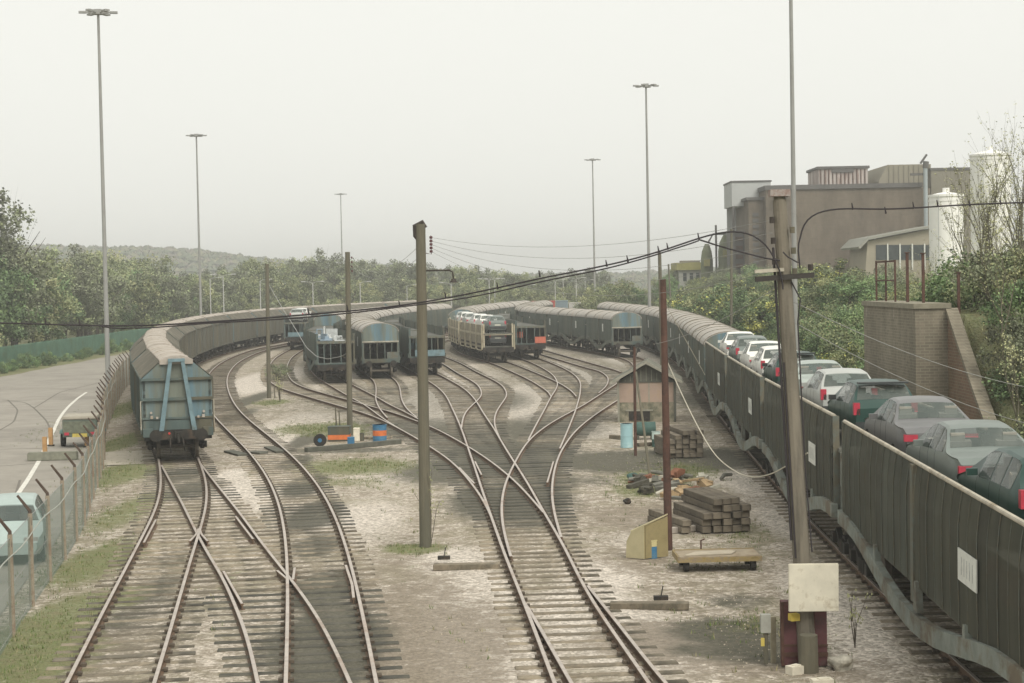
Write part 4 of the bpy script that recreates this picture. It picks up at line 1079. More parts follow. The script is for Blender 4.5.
for i,(D,k,p,lb) in enumerate([(26.2,'h',carpaint('paint_red',(.32,.03,.03)),'red car on the lower deck dimly seen through the nearest screen'),(30.8,'h',P_si,'silver car on the lower deck behind the nearest screen'),(35.4,'s',P_wh,'white car on the lower deck at the far end of the nearest wagon'),(42,'s',P_dk,'dark car on the lower deck of the second screened wagon'),(47,'h',P_wh,'white hatchback on the lower deck of the second screened wagon')]):
    s=s_of(C,v3(xr(D),D)); a=at_s(C,s-1.3); b_=at_s(C,s+1.3); d=b_-a; o=getcar(k,p,False); cpos=(a+b_)/2; o.location=(cpos.x,cpos.y,RT+1.285); o.rotation_euler=(0,0,math.atan2(-d.x,d.y)); tag(o,lb,'car','cars on the lower deck of the right train')
# cars on the cream wagon
C=cents['C6']
for i in range(6):
    for lv,z in((0,2.355),(1,1.285)):
        if lv and i>2: continue
        s=T6S+2.4+i*4.7+(.6 if i>2 else 0); a=at_s(C,s-1.2); b_=at_s(C,s+1.2); d=b_-a
        p=[P_gg,P_wh,P_wh,P_si,P_wh,P_si][i] if not lv else [P_dk,P_si,P_wh][i]
        o=getcar('s' if i%2 else 'h',p,False); cpos=(a+b_)/2; o.location=(cpos.x,cpos.y,RT+z); o.rotation_euler=(0,0,math.atan2(-d.x,d.y))
        tag(o,('%s car, %s from the end on the cream wagon upper deck'%(['grey-green','white','white','silver','white','silver'][i],ORD[i])) if not lv else '%s car, %s from the end on the cream wagon lower deck'%(['dark','silver','white'][i],ORD[i]),'car','cars on the cream wagons')
C=cents['C1']
for i in range(2):
    s=T2S+2.6+i*4.8; a=at_s(C,s-1.2); b_=at_s(C,s+1.2); d=b_-a; o=getcar('h',[P_si,P_wh][i]); cpos=(a+b_)/2; o.location=(cpos.x,cpos.y,RT+2.755); o.rotation_euler=(0,0,math.atan2(-d.x,d.y))
    tag(o,['silver car on the upper deck at the end of the distant train','white car second on the upper deck of the distant train'][i],'car','cars on the distant train')
# scraps on the littered deck
random.seed(3); M_scrap=mat('scrap_white',(.55,.57,.56),.7,.2,4); M_scrapb=mat('scrap_blue_grey',(.25,.32,.38),.7,.2,4)
for i in range(9):
    mb=MB(); h_=random.uniform(.25,.9); 
    if i%3==0: mb.box((0,0,h_/2),(.08,.9,h_)); mb.box((.3,0,.05),(.6,.8,.06))
    elif i%3==1: mb.box((0,0,.06),(random.uniform(.5,1.1),random.uniform(.6,1.4),.08),.2); mb.box((.1,.1,.2),(.35,.4,.22),.5)
    else: mb.tube([(-.3,0,0.04),(-.3,0,h_),(.3,0,h_),(.3,0,0.04)],.05,6); mb.box((0,.3,.1),(.5,.3,.16))
    C=cents['T3']; s=s_of(C,v3(-11.8,119.5))+.7+i*1.45; a=at_s(C,s); x=random.uniform(-.7,.7)
    o=mb.build('deck_ramp_piece',M_scrap if i%2==0 else M_scrapb,None,(a.x+x,a.y,RT+2.755),.2*i)
    tag(o,'piece of pale scrap metal lying on the upper deck of the littered wagon','scrap metal','scrap pieces on the littered wagon')
# ------------------------------------------------------------------ masts, lamps, poles
random.seed(31)
M_galv=mat('galvanised_mast',(0.27,0.27,0.255),.65,.12,.6,col2=(.21,.20,.185),f2=.6,s2=.5)
M_lampw=mat('lamp_column_pale',(0.42,0.42,0.40),.6,.1,.8)
def mast(loc,H,label,r=.16):
    root=empty('lighting_mast',loc); tag(root,label,'lighting mast','tall lighting masts')
    MB().tube([(0,0,0),(0,0,.5),(0,0,.5),(0,0,H)],[r*1.6,r*1.6,r,r*.5],12).build('mast_pole',M_galv,root)
    mb=MB(); mb.cyl((0,0,H),.34,.22,12); mb.box((0,0,H+.16),(.5,.5,.12)); mb.build('head_frame',M_galv,root)
    for k in range(6):
        a=k*PI/3+.2; mb=MB(); d=Vector((math.cos(a),math.sin(a),0))
        mb.tube([d*.2+Vector((0,0,H)),d*.85+Vector((0,0,H+.05))],.05,6); mb.box(tuple(d*1.0+Vector((0,0,H+.03))),(.5,.34,.13),a,0,0,-.0)
        mb.build('floodlight',M_galv,root)
    return root
def gp(x,D): 
    p=W(x,300,D); return (p.x,D,0)
for (x,D,H,lb,zb) in [(106,116,25,'tallest lighting mast at the left beside the road fence',0),(200.5,211,25,'second lighting mast from the left behind the long brown train',0),(343,354,25,'thin distant lighting mast behind the open wagons, third from the left',0),
    (595,267,25,'thin lighting mast rising behind the far green train',0),(649.5,169,25.3,'lighting mast with cross head between the hut and the green train',0),(228,420,14,'faint far mast among the trees behind the two street lamps',0)]:
    p=gp(x,D); mast(p,H,lb,.17)
p=gp(795,90); mast((p[0],p[1],zbank(p[0],p[1])-.3),27,'pale lighting mast rising out of the top edge behind the leaning pole',.15)
def street(loc,H,label,arm=1,ang=0,double=False):
    root=empty('street_lamp',loc,ang); tag(root,label,'street lamp','street lamps along the far road')
    MB().tube([(0,0,0),(0,0,1.2),(0,0,1.2),(0,0,H)],[.12,.12,.08,.06],8).build('column',M_lampw,root)
    for sg in ((1,-1) if double else (arm,)):
        MB().tube([(0,0,H-.05),(sg*.4,0,H+.13),(sg*1.1,0,H+.2)],.03,6).build('bracket',M_lampw,root)
        MB().box((sg*1.35,0,H+.22),(.6,.22,.12)).build('lantern',M_lampw,root)
for i,(x,yt,D,ar,dbl) in enumerate([(210,279,235,1,False),(223,276,225,-1,True),(260,281,240,1,False),(312.7,283,250,-1,True),(360,283,262,1,False),(406.8,286,280,1,False),(451,284,250,-1,False),(489,280,262,1,True),(494.6,280,280,1,True),(526,286,300,1,False),(555,281,285,1,False),(563,277,300,-1,False),(576,279,285,1,True),(585,281,320,1,False),(276,285,300,1,False)]):
    top=W(x,yt,D); street((top.x,D,0),top.z,'%s pale street lamp %s'%(['single-armed','double-armed'][dbl],['left of the pair behind the long brown train','right of the pair behind the long brown train','just left of the short wooden pole','behind the distant train end','behind the hooded wagon','behind the open centre wagon','right of the tall wooden pole','left of the twin posts above the cream wagon','right of the twin posts above the cream wagon','above the orange-panel wagon','left of the red container top','above the red container','right of the red container','above the far green train roofs','in the gap right of the short wooden pole'][i]),ar,0,dbl)
M_iron=mat('dark_iron',(.05,.042,.036),.8,.25,4)
M_wood=mat('telegraph_pole_timber',(0.175,0.155,0.12),.95,.3,2,col2=(.105,.095,.075),f2=.55,s2=2.5,streak=True,bump=.008,bscale=20)
M_woodg=mat('pole_timber_green_grey',(0.155,0.14,0.10),.95,.25,2,col2=(.10,.095,.07),f2=.5,s2=2,streak=True,bump=.008,bscale=20)
M_rust=mat('rusty_pole_steel',(0.098,0.052,0.038),.85,.25,3,col2=(.06,.036,.028),f2=.55,s2=2)
M_wire=mat('black_cable',(0.035,0.03,0.032),.7,.2,2); M_cer=mat('insulator_maroon',(0.10,0.03,0.035),.4,.2,5); M_pwire=mat('thin_grey_wire',(0.30,0.30,0.28),.6,.1,2); M_rope=mat('pale_sagging_wire',(0.45,0.42,0.34),.8,.15,2)
def pole(base,top,r0_,r1_,label,M=None,name='telegraph_pole',cat='pole'):
    root=empty(name,base); tag(root,label,cat); t=Vector(top)-Vector(base)
    MB().tube([(0,0,-.2),t*.5,t],[r0_,(r0_+r1_)/2,r1_],14).build('shaft',M or M_wood,root); return root,Vector(top)
def polepx(x0,y0,x1,y1): 
    b=U(x0,y0,0); t=W(x1,y1,b.y); return b,t
# pole A (tall, middle)
b,t=polepx(425.5,546,420.5,224); rA,tA=pole(b,t,.155,.125,'tall wooden pole with side lamp arm standing in the middle of the yard',M_woodg)
A=t-b
MB().tube([A+Vector((-.02,0,-.45)),A+Vector((-.14,0,-.3)),A+Vector((-.15,0,-.05)),A+Vector((.05,0,.05)),A+Vector((.12,0,-.1))],.06,8).build('top_fitting',M_iron,rA)
for k in range(5): MB().cyl(tuple(A+Vector((.26,0,-.35-.09*k))),.04,.06,8).build('insulator',M_cer,rA)
MB().tube([A+Vector((.1,0,-.75)),A+Vector((.26,0,-.78)),A+Vector((.26,0,-.30))],.012,6).build('insulator_bracket',M_rust,rA)
arm=[A+Vector((.1,0,-1.2)),A+Vector((.72,0,-1.2)),A+Vector((.80,0,-1.25)),A+Vector((.82,0,-1.42))]
MB().tube(arm,.022,8).build('lamp_arm',M_iron,rA); MB().tube([arm[-1],arm[-1]+Vector((0,0,-.1))],[.05,.10],10).build('lamp_shade',M_iron,rA)
# pole B, C
b,t=polepx(350,437,347.5,252); rB,_=pole(b,t,.13,.11,'shorter wooden pole standing behind the blue and orange box',M_woodg); B_=t-b
for k in range(4): MB().cyl(tuple(B_+Vector((.18,0,-.25-.2*k))),.035,.08,8).build('insulator',M_cer,rB)
tB=t
b,t=polepx(269,398,267,264); rC,_=pole(b,t,.13,.11,'smallest wooden pole beside the curve left of the open wagons',M_woodg); C_=t-b; tC=t
MB().tube([C_+Vector((.1,0,-1.1)),C_+Vector((.8,0,-1.1)),C_+Vector((.9,0,-1.3))],.025,6).build('lamp_arm',M_iron,rC)
# leaning big pole on the right
b=U(808.5,666,0); t=W(779.5,200,b.y+.3); rD,_=pole(b,t,.165,.12,'leaning weathered telegraph pole with white board near the right train',M_wood); D_=t-b
DR=(D_.x/D_.z)
def onD(z,dx=0,dy=0): return Vector((D_.x*z/D_.z+dx,D_.y*z/D_.z+dy,z))
ca=onD(6.78,-.02,-.16); MB().box(tuple(ca),(1.02,.10,.09),0,0,0,-.055).build('crossarm',mat('crossarm_dark',(.045,.04,.035),.8,.2,5),rD)
MB().box(tuple(onD(6.90,-.28,-.16)),(.5,.12,.06),0,0,0,-.05).build('arm_plank',M_rail,rD)
MB().cyl(tuple(onD(6.94,.44,-.16)),.045,.11,8).build('insulator',M_iron,rD)
MB().box(tuple(onD(D_.z+.12,.0,0)),(.34,.3,.12)).build('cap_box',mat('cap_rust_white',(.36,.32,.29),.8,.3,9,col2=(.2,.14,.12),f2=.5,s2=9),rD)
MB().tube([onD(D_.z-.2),onD(D_.z+.15)],[.11,.10],10).build('pole_top',M_woodg,rD)
for k in range(6):
    sx=1 if k%2 else -1
    MB().cyl(tuple(onD(D_.z-.35-.18*k,.17*sx,-.12)),.045,.11,8).build('insulator',M_woodg if k%2 else M_iron,rD)
MB().tube([onD(z,-.17,-.05) for z in(7.3,6.2,4,2.2)],.022,6).build('conduit',M_wire,rD); MB().tube([onD(z,-.12,-.10) for z in(5.3,4,2,1.9)],.016,6).build('conduit',M_wire,rD)
MB().tube([onD(6.7,.1,-.1),onD(6.4,.24,-.1),onD(6.0,.17,-.1),onD(3.5,.14,-.1),onD(2,.17,-.1)],.014,6).build('conduit',M_wire,rD)
# board
M_board=mat('board_off_white',(0.60,0.565,0.46),.8,.12,3,col2=(.40,.35,.26),f2=.63,s2=4)
bc=W(813.5,587.5,b.y-.30)
mb=MB(); mb.box(tuple(bc),(.86,.05,.83),0,0,0,.008); me_=mb.build('white_board',M_board,None); bmx=bmesh.new(); bmx.from_mesh(me_.data); bmesh.ops.bevel(bmx,geom=list(bmx.edges),offset=.01,segments=2,affect='EDGES'); bmx.to_mesh(me_.data); bmx.free()
tag(me_,'blank off-white board fixed low on the leaning telegraph pole','board')
M_mar=mat('maroon_paint',(0.12,0.05,0.052),.75,.25,2,col2=(.08,.05,.045),f2=.58,s2=3)
for (xa,xb,ya,yb,lb,dd) in [(781,801,609,656,'maroon metal casing left of the leaning pole foot',.15),(812,826,612,656,'maroon metal casing right of the leaning pole foot',.10)]:
    p0=W((xa+xb)/2,(ya+yb)/2,b.y+dd); w_=(xb-xa)*b.y/F; h_=p0.z*2
    root=empty('trunking_case',(p0.x,p0.y,0)); tag(root,lb,'casing','maroon casings at the pole foot')
    mb=MB(); mb.box((0,0,h_/2+.0),(w_,.22,h_)); mb.build('casing_body',M_mar,root)
    mb=MB(); mb.bx(-w_/2-.01,w_/2+.01,-.125,-.11,.16,.24); mb.bx(-w_/2-.01,w_/2+.01,-.125,-.11,.34,.38); mb.bx(-w_/2-.02,-w_/2+.03,-.14,-.11,.0,h_); mb.build('casing_strap',M_rust,root)
mb=MB(); pp=W(794,617,b.y-.1); mb.box(tuple(pp),(.16,.14,.12),.3); tag(mb.build('junction_box',mat('yellow_box',(.55,.42,.08),.7,.2,5)),'small yellow junction box under the white board','box')
mb=MB(); q=onD(0); pb=U(807,668); mb.tube([(pb.x,pb.y-.2,-.1),(pb.x,pb.y-.2,.62)],[.17,.155],12); o=mb.build('pole_stub',M_woodg); tag(o,'short timber stub bracing the foot of the leaning pole','stub post')
# grey post box and concrete post
pb=U(766,664); root=empty('box_on_post',(pb.x,pb.y,0)); tag(root,'small grey box on a thin post left of the leaning pole','post box')
MB().tube([(0,0,0),(0,0,.55)],.04,8).build('post',M_woodg,root); MB().box((0,0,.72),(.17,.14,.32)).build('box_body',mat('grey_cabinet',(.33,.33,.29),.7,.15,4),root); MB().box((-.06,-.05,.40),(.06,.05,.14)).build('tag',M_yel,root)
pb=U(773.5,661); mb=MB(); mb.box((pb.x,pb.y,.38),(.09,.09,.82)); tag(mb.build('concrete_post',mat('mossy_concrete',(.30,.27,.19),.9,.2,4)),'short concrete post right beside the small grey box','post')
# pale broken blocks and a rock
M_blk=mat('pale_block',(.66,.61,.50),.9,.12,6,bump=.01)
for (x,y,w_,d_,h_,a,lb) in [(795,672,.26,.2,.14,.5,'white broken block lying left at the foot of the leaning pole'),(822,683,.36,.2,.1,.1,'flat white block at the bottom edge by the pole'),]:
    pb=U(x,y); mb=MB(); mb.box((pb.x,pb.y,h_/2-.03),(w_,d_,h_),a); mb.box((pb.x+.02,pb.y,h_-.03),(w_*.5,d_*.6,.04),a+.2); tag(mb.build('concrete_block',M_blk),lb,'block')
def boulder(px,py,r,lb,M=None):
    pb=U(px,py); bm=bmesh.new(); bmesh.ops.create_icosphere(bm,subdivisions=3,radius=r)
    for v in bm.verts: n_=mnoise.noise(v.co*4/r*.25+Vector((px,0,0)))*r*.5; v.co+=v.co.normalized()*n_; v.co.z*=.75
    me=bpy.data.meshes.new('rock'); bm.to_mesh(me); bm.free(); me.materials.append(M or mat('rock_grey_white',(.45,.42,.35),.95,.35,8)); o=bpy.data.objects.new('rock',me); COL.objects.link(o); o.location=(pb.x,pb.y,r*.4); tag(o,lb,'rock'); return o
boulder(841,668,.2,'rough pale rock right of the leaning pole foot')
# rust poles by the hut
b2,t2=polepx(668.5,549,663,279); pole(b2,t2,.105,.075,'reddish rusty steel pole standing in front of the sleeper stacks',M_rust,'steel_pole'); tE=t2
b2,t2=polepx(635.5,455,634.3,347); pole(b2,t2,.06,.05,'thin rusty pole beside the pale blue barrel',M_rust,'steel_pole')
b2,t2=polepx(663,396,659.5,252); pole(b2,t2,.12,.10,'grey wooden pole behind the hut seen beside the rusty steel pole',M_woodg); tF=t2
b2=U(651,480,0); t2=W(636,372,b2.y+2.5); pole(b2,t2,.05,.035,'thin pole leaning left in front of the hut toward the debris heap',M_woodg,'leaning_pole')
x_,y_=(731-512)/F*130,130; pole((x_,y_,zbank(x_,y_)-.3),W(731.5,229,130),.11,.09,'thin wooden pole on the bushy bank left of the factory',M_woodg)
p_=(672-512)/F*200; pole((p_,200,zbank(p_,200)-.3),W(668.5,264,200),.12,.1,'far thin wooden pole among the bushes right of the rusty pole',M_woodg)
# ------------------------------------------------------------------ cables
def cable(pts,r,label,M,clips=None,group=None,name='overhead_cable'):
    P=smooth(resample(pts,.15),4,2) if len(pts)>2 else pts
    root=empty(name,tuple(P[0])); o0=P[0]
    MB().tube([p-o0 for p in P],r,6).build('cable_run',M,root)
    for cp in clips or []:
        d=cp-o0; MB().tube([d+Vector((0,0,-.03)),d+Vector((-.02,0,.09))],[.018,.008],6).build('cable_clip',M,root)
    tag(root,label,'cable',group); return root
Db=b.y
def DD(x): return Db+.0+max(0,(780-x))/780*1.2
up_=[(-90,321),(0,323),(44,324),(102,326),(146,326.3),(176,324.5),(215,321),(256,319),(309,314.5),(348,311),(388,308),(419,303.5),(446,298),(485,291),(512,285.5),(538,276.8),(564,274),(578,272),(596,267.8),(625,261.8),(648,256),(661,252),(678,246),(699,239),(712,232.4),(731.5,224.5),(744,222),(758,224.5),(768.4,233),(777,245.6),(780.7,261.4),(783,289.5)]
lo_=[(102,326.5),(128,330.5),(157,328.5),(205,322),(256,321.5),(309,317),(350,313.5),(420,304.5),(448,300),(467,299.5),(493,294.5),(520,285),(531,282.7),(564,276.5),(578,273.4),(602.6,272),(616.7,268),(632.5,262),(660.6,253),(687,245.5),(699,240.5)]
cable([W(x,y,DD(x)) for x,y in up_],.016,'thick black cable sweeping from the leaning pole across the whole yard to the left edge',M_wire,[W(x,y-1,DD(x)) for x,y in [(46,324),(80,324.5),(309,314),(348,311),(400,306.5),(446,298),(498,288.5),(540,276.5),(607,266),(628,261.5),(659,252),(668,249),(699,239)]])
cable([W(x,y,DD(x)-.03) for x,y in lo_],.014,'second black cable looping just below the thick one across the yard',M_wire)
cable([W(x,y,DD(x)) for x,y in [(699,239.6),(714,243.8),(731.5,251),(749,256),(765,258.5),(780,260.5)]],.016,'short black cable branch running down to the leaning pole below the arch',M_wire)
cable([W(x,y,Db) for x,y in [(800,268),(799,249),(793.5,230),(793,212),(798,205.5),(819,205.8),(846,207.5),(870,211),(886,212),(900,210),(914,207.3),(937,205.5),(967,205),(993,203.3),(1024,202.4),(1100,200),(1200,199)]],.014,'dark cable running right from the leaning pole past the white silo',M_wire,[W(x,y,Db) for x,y in [(853,208),(886,212),(914,207),(938,205),(970,204.6),(1001,203)]])
cable([W(x,y,Db-.05) for x,y in [(783,252),(790,262),(796,267.5),(799,266),(800,262)]],.014,'small black cable loop hanging beside the leaning pole',M_wire)
def sag(a,b_,s_,n=24): return [a.lerp(b_,i/n)+Vector((0,0,-s_*4*(i/n)*(1-i/n))) for i in range(n+1)]
topD=Vector((b.x,b.y,0))+D_
for k in range(5):
    cable(sag(topD+Vector((-.15,-.1,-.35-.22*k)),tA+Vector((.26,0,-.35-.09*k)),.35+.1*k),.0045,'thin pale wire from the tall middle pole to the leaning pole, %s of five'%['top','second','third','fourth','lowest'][k],M_pwire,group='thin wires between the poles')
for k in range(2):
    cable(sag(tA+Vector((.1,0,-.4-.3*k)),tB+Vector((.1,0,-.3-.2*k)),.7),.006,'thin wire from the tall middle pole to the shorter pole, %s of the two'%['upper','lower'][k],M_pwire,group='thin wires between the poles')
cable([W(x,y,D) for x,y,D in [(268,283,107),(281,306,103),(295,328,99),(306,347,95),(316.6,356.6,91),(328,359,87),(341,356.6,82),(349,352,78)]],.018,'pale slack cable drooping between the two smaller wooden poles',M_pwire)
pts=[(664,354,44),(680,391,43.5),(695,422,43),(714,456,42),(738,474,40),(755,478,38.5),(772,474,36.5),(790,464,34),(807.5,453,30.4)]
cable([W(x,y,D) for x,y,D in pts],.013,'slack pale cable sagging from the rusty pole to the leaning telegraph pole',M_rope)
cable([W(663.5,300,44),W(705,375,46),W(724,402,50)][:2]+[],.008,'thin stay wire slanting down from the rusty steel pole',M_rope)
cable(sag(W(655,344,44),W(780,285,30.6),.15),.006,'thin pale wire from the rusty pole up to the leaning pole crossarm',M_pwire)
for k in range(2):
    cable(sag(W(790,300+20*k,30.6),W(1080,395+40*k,38),.3),.007,'thin wire from the leaning pole passing in front of the brick abutment, %s one'%['upper','lower'][k],M_pwire)
# ------------------------------------------------------------------ chain link fence
random.seed(41)
M_conc=mat('fence_post_concrete',(0.31,0.265,0.20),.9,.25,3,col2=(.19,.14,.10),f2=.55,s2=3)
M_link=bpy.data.materials.new('chain_link'); M_link.use_nodes=True; n=M_link.node_tree; bb=n.nodes['Principled BSDF']; bb.inputs['Base Color'].default_value=(.21,.29,.26,1); bb.inputs['Roughness'].default_value=.7
tc=n.nodes.new('ShaderNodeTexCoord'); sx_=n.nodes.new('ShaderNodeSeparateXYZ'); n.links.new(tc.outputs['UV'],sx_.inputs[0])
def m_(op,a,b_=None):
    q=n.nodes.new('ShaderNodeMath'); q.operation=op
    for i,v in enumerate((a,b_)):
        if v is None: continue
        if isinstance(v,(int,float)): q.inputs[i].default_value=v
        else: n.links.new(v,q.inputs[i])
    return q.outputs[0]
d1=m_('PINGPONG',m_('ADD',sx_.outputs[0],sx_.outputs[1]),.035); d2=m_('PINGPONG',m_('SUBTRACT',sx_.outputs[0],sx_.outputs[1]),.035)
al=m_('MAXIMUM',m_('LESS_THAN',d1,.0095),m_('LESS_THAN',d2,.0095)); n.links.new(al,bb.inputs['Alpha'])
M_crank=mat('crank_rusty_brown',(.085,.06,.045),.9,.3,4)
root=empty('chain_link_fence',(0,0,0)); tag(root,'long chain link fence with rusty cranked posts beside the road','fence')
FP=smooth(resample([Vector((-6.6,14,0))]+FEN,1.0),3,2)
acc=0; s=0; L=sum((FP[i+1]-FP[i]).length for i in range(len(FP)-1)); posts=[]
off_=s_of(FP,Vector((-10.55,37.6,0)))%3.25
s=off_
while s<L: posts.append(at_s(FP,s)); s+=3.25
for i,p in enumerate(posts):
    if p.y<20: continue
    q=posts[min(i+1,len(posts)-1)]; pq=posts[max(i-1,0)]; d=(q-pq).normalized(); nl=Vector((-d.y,d.x,0))
    mb=MB(); ln=random.uniform(-.03,.03)
    mb.tube([p+Vector((0,0,-.2)),p+Vector((ln*.6,0,1.3)),p+Vector((ln,0,2.0))],[.062,.055,.05],6)
    o=mb.build('post',M_conc,root); o.location=(0,0,0)
    mb=MB(); mb.tube([p+Vector((ln,0,1.75)),p+Vector((ln,0,2.05)),p+nl*.24+Vector((ln,-.05,2.40))],[.05,.04,.028],5); mb.build('crank_arm',M_crank,root)
me=bpy.data.meshes.new('mesh_panel'); vs=[];fs=[];uv=[]
PP=[p for p in FP if p.y>16]
for i,p in enumerate(PP): vs+= [(p.x,p.y,-.02),(p.x,p.y,1.93)]
for i in range(len(PP)-1): fs.append((2*i,2*i+2,2*i+3,2*i+1))
me.from_pydata(vs,[],fs); ul=me.uv_layers.new(name='UVMap')
for pol in me.polygons:
    for li,vi in zip(pol.loop_indices,pol.vertices): ul.data[li].uv=((vi//2)*1.0,vs[vi][2])
me.materials.append(M_link); o=bpy.data.objects.new('mesh_panel',me); COL.objects.link(o); o.parent=root
for z,r in((1.93,.009),(1.0,.006),(.08,.006)): MB().tube([p+Vector((0,0,z)) for p in PP],r,4).build('line_wire',M_galv,root)
W3=[(U(0,470+0,0))]
MB().tube([p+Vector((.07,0,1.62+.05*math.sin(i*.9))) for i,p in enumerate(PP) if p.y<100],.014,6).build('strand',mat('pale_strand',(.34,.35,.31),.7,.15,3),root)
# palisade fence left
root=empty('palisade_fence',(-43.6,0,0)); tag(root,'green palisade fence along the far left edge of the road below the trees','fence')
M_pal=mat('palisade_green',(0.085,0.165,0.115),.75,.25,.6,col2=(.09,.13,.07),f2=.6,s2=.5)
y=96; i=0
pl=MB(); 
while y<262:
    pl.prism([(y,.1),(y+.11,.1),(y+.11,1.95),(y+.055,2.08),(y,1.95)],-.015,.015,0,'x'); y+=.23
tag(pl.build('pale',M_pal,root),kind='stuff')
mb=MB(); mb.bx(-.07,-.02,96,262,.45,.52); mb.bx(-.07,-.02,96,262,1.6,1.67); mb.build('rail',M_pal,root)
y=96
while y<262: MB().bx(-.15,-.07,y-.05,y+.05,-.1,2.0).build('post',M_pal,root); y+=2.75
# ------------------------------------------------------------------ road things
def bevel(o,w_=.02,seg=2):
    bm=bmesh.new(); bm.from_mesh(o.data); bmesh.ops.bevel(bm,geom=list(bm.edges),offset=w_,segments=seg,affect='EDGES'); bm.to_mesh(o.data); bm.free(); return o
p=U(14,566,0); hc=car('h',carpaint('paint_pale_blue_green',(0.33,0.40,0.375)),'parked_car','car',W_=.86); hc.location=(p.x-.55,p.y+1.8,.0); hc.rotation_euler=(0,0,PI+.22); hc.scale=(1,1,1.02); tag(hc,'pale blue-green hatchback parked on the road behind the chain link fence','car')
# box trailer
p=U(78,448,0); root=empty('box_trailer',(p.x,p.y+.8,0),.12); tag(root,'small grey-green box trailer with pale lid and yellow plate on the road','trailer')
M_tr=mat('trailer_green_grey',(0.115,0.14,0.115),.8,.2,3); 
bevel(MB().box((0,.2,.85),(1.45,2.0,.75)).build('box',M_tr,root)); bevel(MB().box((0,.2,1.29),(1.52,2.08,.14)).build('lid',mat('trailer_lid',(.36,.33,.27),.85,.15,3),root),.04)
for sx in(-1,1):
    wq=MB().tube([(sx*.76,.3,.31),(sx*.93,.3,.31)],.31,18).build('wheel',M_tyre,root); MB().tube([(sx*.92,.3,.31),(sx*.94,.3,.31)],.17,12).build('rim',M_alloy,wq)
    MB().prism([(-.12,.62),(.05,.72),(.55,.72),(.72,.62),(.72,.58),(-.12,.58)],min(sx*.74,sx*.95),max(sx*.74,sx*.95),0,'x').build('mudguard',mat('mudguard_blue_green',(.14,.22,.20),.7,.2,4),root)
    MB().box((sx*.55,-.82,.62),(.2,.05,.12)).build('tail_light',M_red,root)
MB().box((0,-.83,.55),(.62,.03,.15)).build('number_plate',M_yel,root); MB().box((-.1,-.81,.9),(1.2,.02,.5)).build('tail_board',mat('trailer_board',(.14,.15,.11),.9,.3,6),root)
MB().tube([(0,1.2,.5),(0,2.2,.45)],.04,6).build('drawbar',M_black,root)
# low concrete barrier and orange posts
p=U(53,460,0); root=empty('concrete_barrier',(p.x,p.y,0),.10); tag(root,'low dark concrete kerb block lying across the road by the trailer','barrier')
bevel(MB().box((0,0,.16),(1.95,.42,.34)).build('block',mat('grimy_concrete',(.20,.20,.155),.9,.25,4,bump=.01),root),.03)
for (x,y,h_,lb) in [(45,454,.72,'orange-brown post left of the trailer, nearer of the pair'),(51,446,.80,'orange-brown post left of the trailer, farther of the pair'),(87,447,.55,'pale orange post right of the trailer in front of the fence')]:
    p=U(x,y,0); root=empty('marker_post',(p.x,p.y,0)); tag(root,lb,'post','marker posts by the trailer')
    bevel(MB().box((0,0,h_/2),(.18,.12,h_)).build('post_body',mat('post_orange_wood',(.42,.25,.11),.8,.25,4,col2=(.3,.2,.12),f2=.6,s2=4),root),.015); MB().box((0,0,.03),(.26,.22,.06)).build('foot',M_black,root)
# ------------------------------------------------------------------ hut
bl=U(622,422,0); br=U(679,425,0); hy=bl.y; hx=(bl.x+W(679,420,hy).x)/2; hw_=W(679,420,hy).x-W(622,420,hy).x
root=empty('brick_hut',(hx,hy+1.7,0),-.10); tag(root,'small gabled hut with pink upper panel and grey base in the yard','hut')
M_pink=mat('pink_render',(0.36,0.27,0.215),.9,.14,1.5,col2=(.33,.24,.17),f2=.6,s2=1.5); M_hst=mat('hut_base_stone',(0.26,0.235,0.175),.95,.25,3,col2=(.13,.13,.09),f2=.52,s2=2,bump=.01)
M_hr=mat('hut_roof_felt',(0.125,0.125,0.10),.95,.2,2,col2=(.17,.165,.13),f2=.55,s2=1.2); M_hd=mat('hut_timber_dark',(0.10,0.10,0.08),.9,.25,4); M_hb=mat('hut_barge_grey',(.27,.26,.21),.85,.2,3)
w2=hw_/2
MB().bx(-w2,w2,-1.7,1.7,-.05,.92).build('base_wall',M_hst,root)
MB().bx(-w2+.01,w2-.01,-1.68,1.68,.92,1.9).build('upper_wall',M_pink,root)
MB().prism([(-w2+.02,1.9),(w2-.02,1.9),(0,2.72)],-1.66,1.66).build('gable',M_hd,root)
for sx in(-1,1):
    mb=MB(); mb.prism([(0,2.86),(sx*(w2+.33),1.90),(sx*(w2+.33),1.82),(0,2.78)],-2.0,2.0); 
    r_=mb.build('roof',M_hr,root)
    mb=MB(); mb.prism([(0,2.90),(sx*(w2+.36),1.93),(sx*(w2+.36),1.80),(0,2.76)],-2.06,-2.003); mb.build('barge_board',M_hb,r_)
    MB().bx(sx*(w2-.02)-.05,sx*(w2-.02)+.05,-1.76,-1.705,-.05,1.9).build('corner_board',M_hb if sx<0 else M_hd,root)
mb=MB()
for k in range(11): x=-w2+.1+k*(hw_-.2)/10; h_=2.68-abs(x)*.62; mb.bx(x-.012,x+.012,-1.675,-1.662,1.92,max(1.95,h_-.05))
mb.build('gable_boards',M_hb,root)
MB().bx(-w2-.02,w2+.02,-1.72,-1.685,1.86,1.92).build('lintel',M_hd,root)
MB().bx(-.85,.15,-1.73,-1.701,.05,.5).build('opening',M_black,root); MB().bx(-1.0,.3,-1.75,-1.702,.50,.58).build('sill',M_hb,root)
for x in(-.45,.12): MB().bx(x-.03,x+.03,-1.70,-1.685,.92,1.9).build('batten',M_hb,root)
MB().bx(w2-.0,w2+.03,-.8,.1,.1,1.7).build('door',M_hd,root)
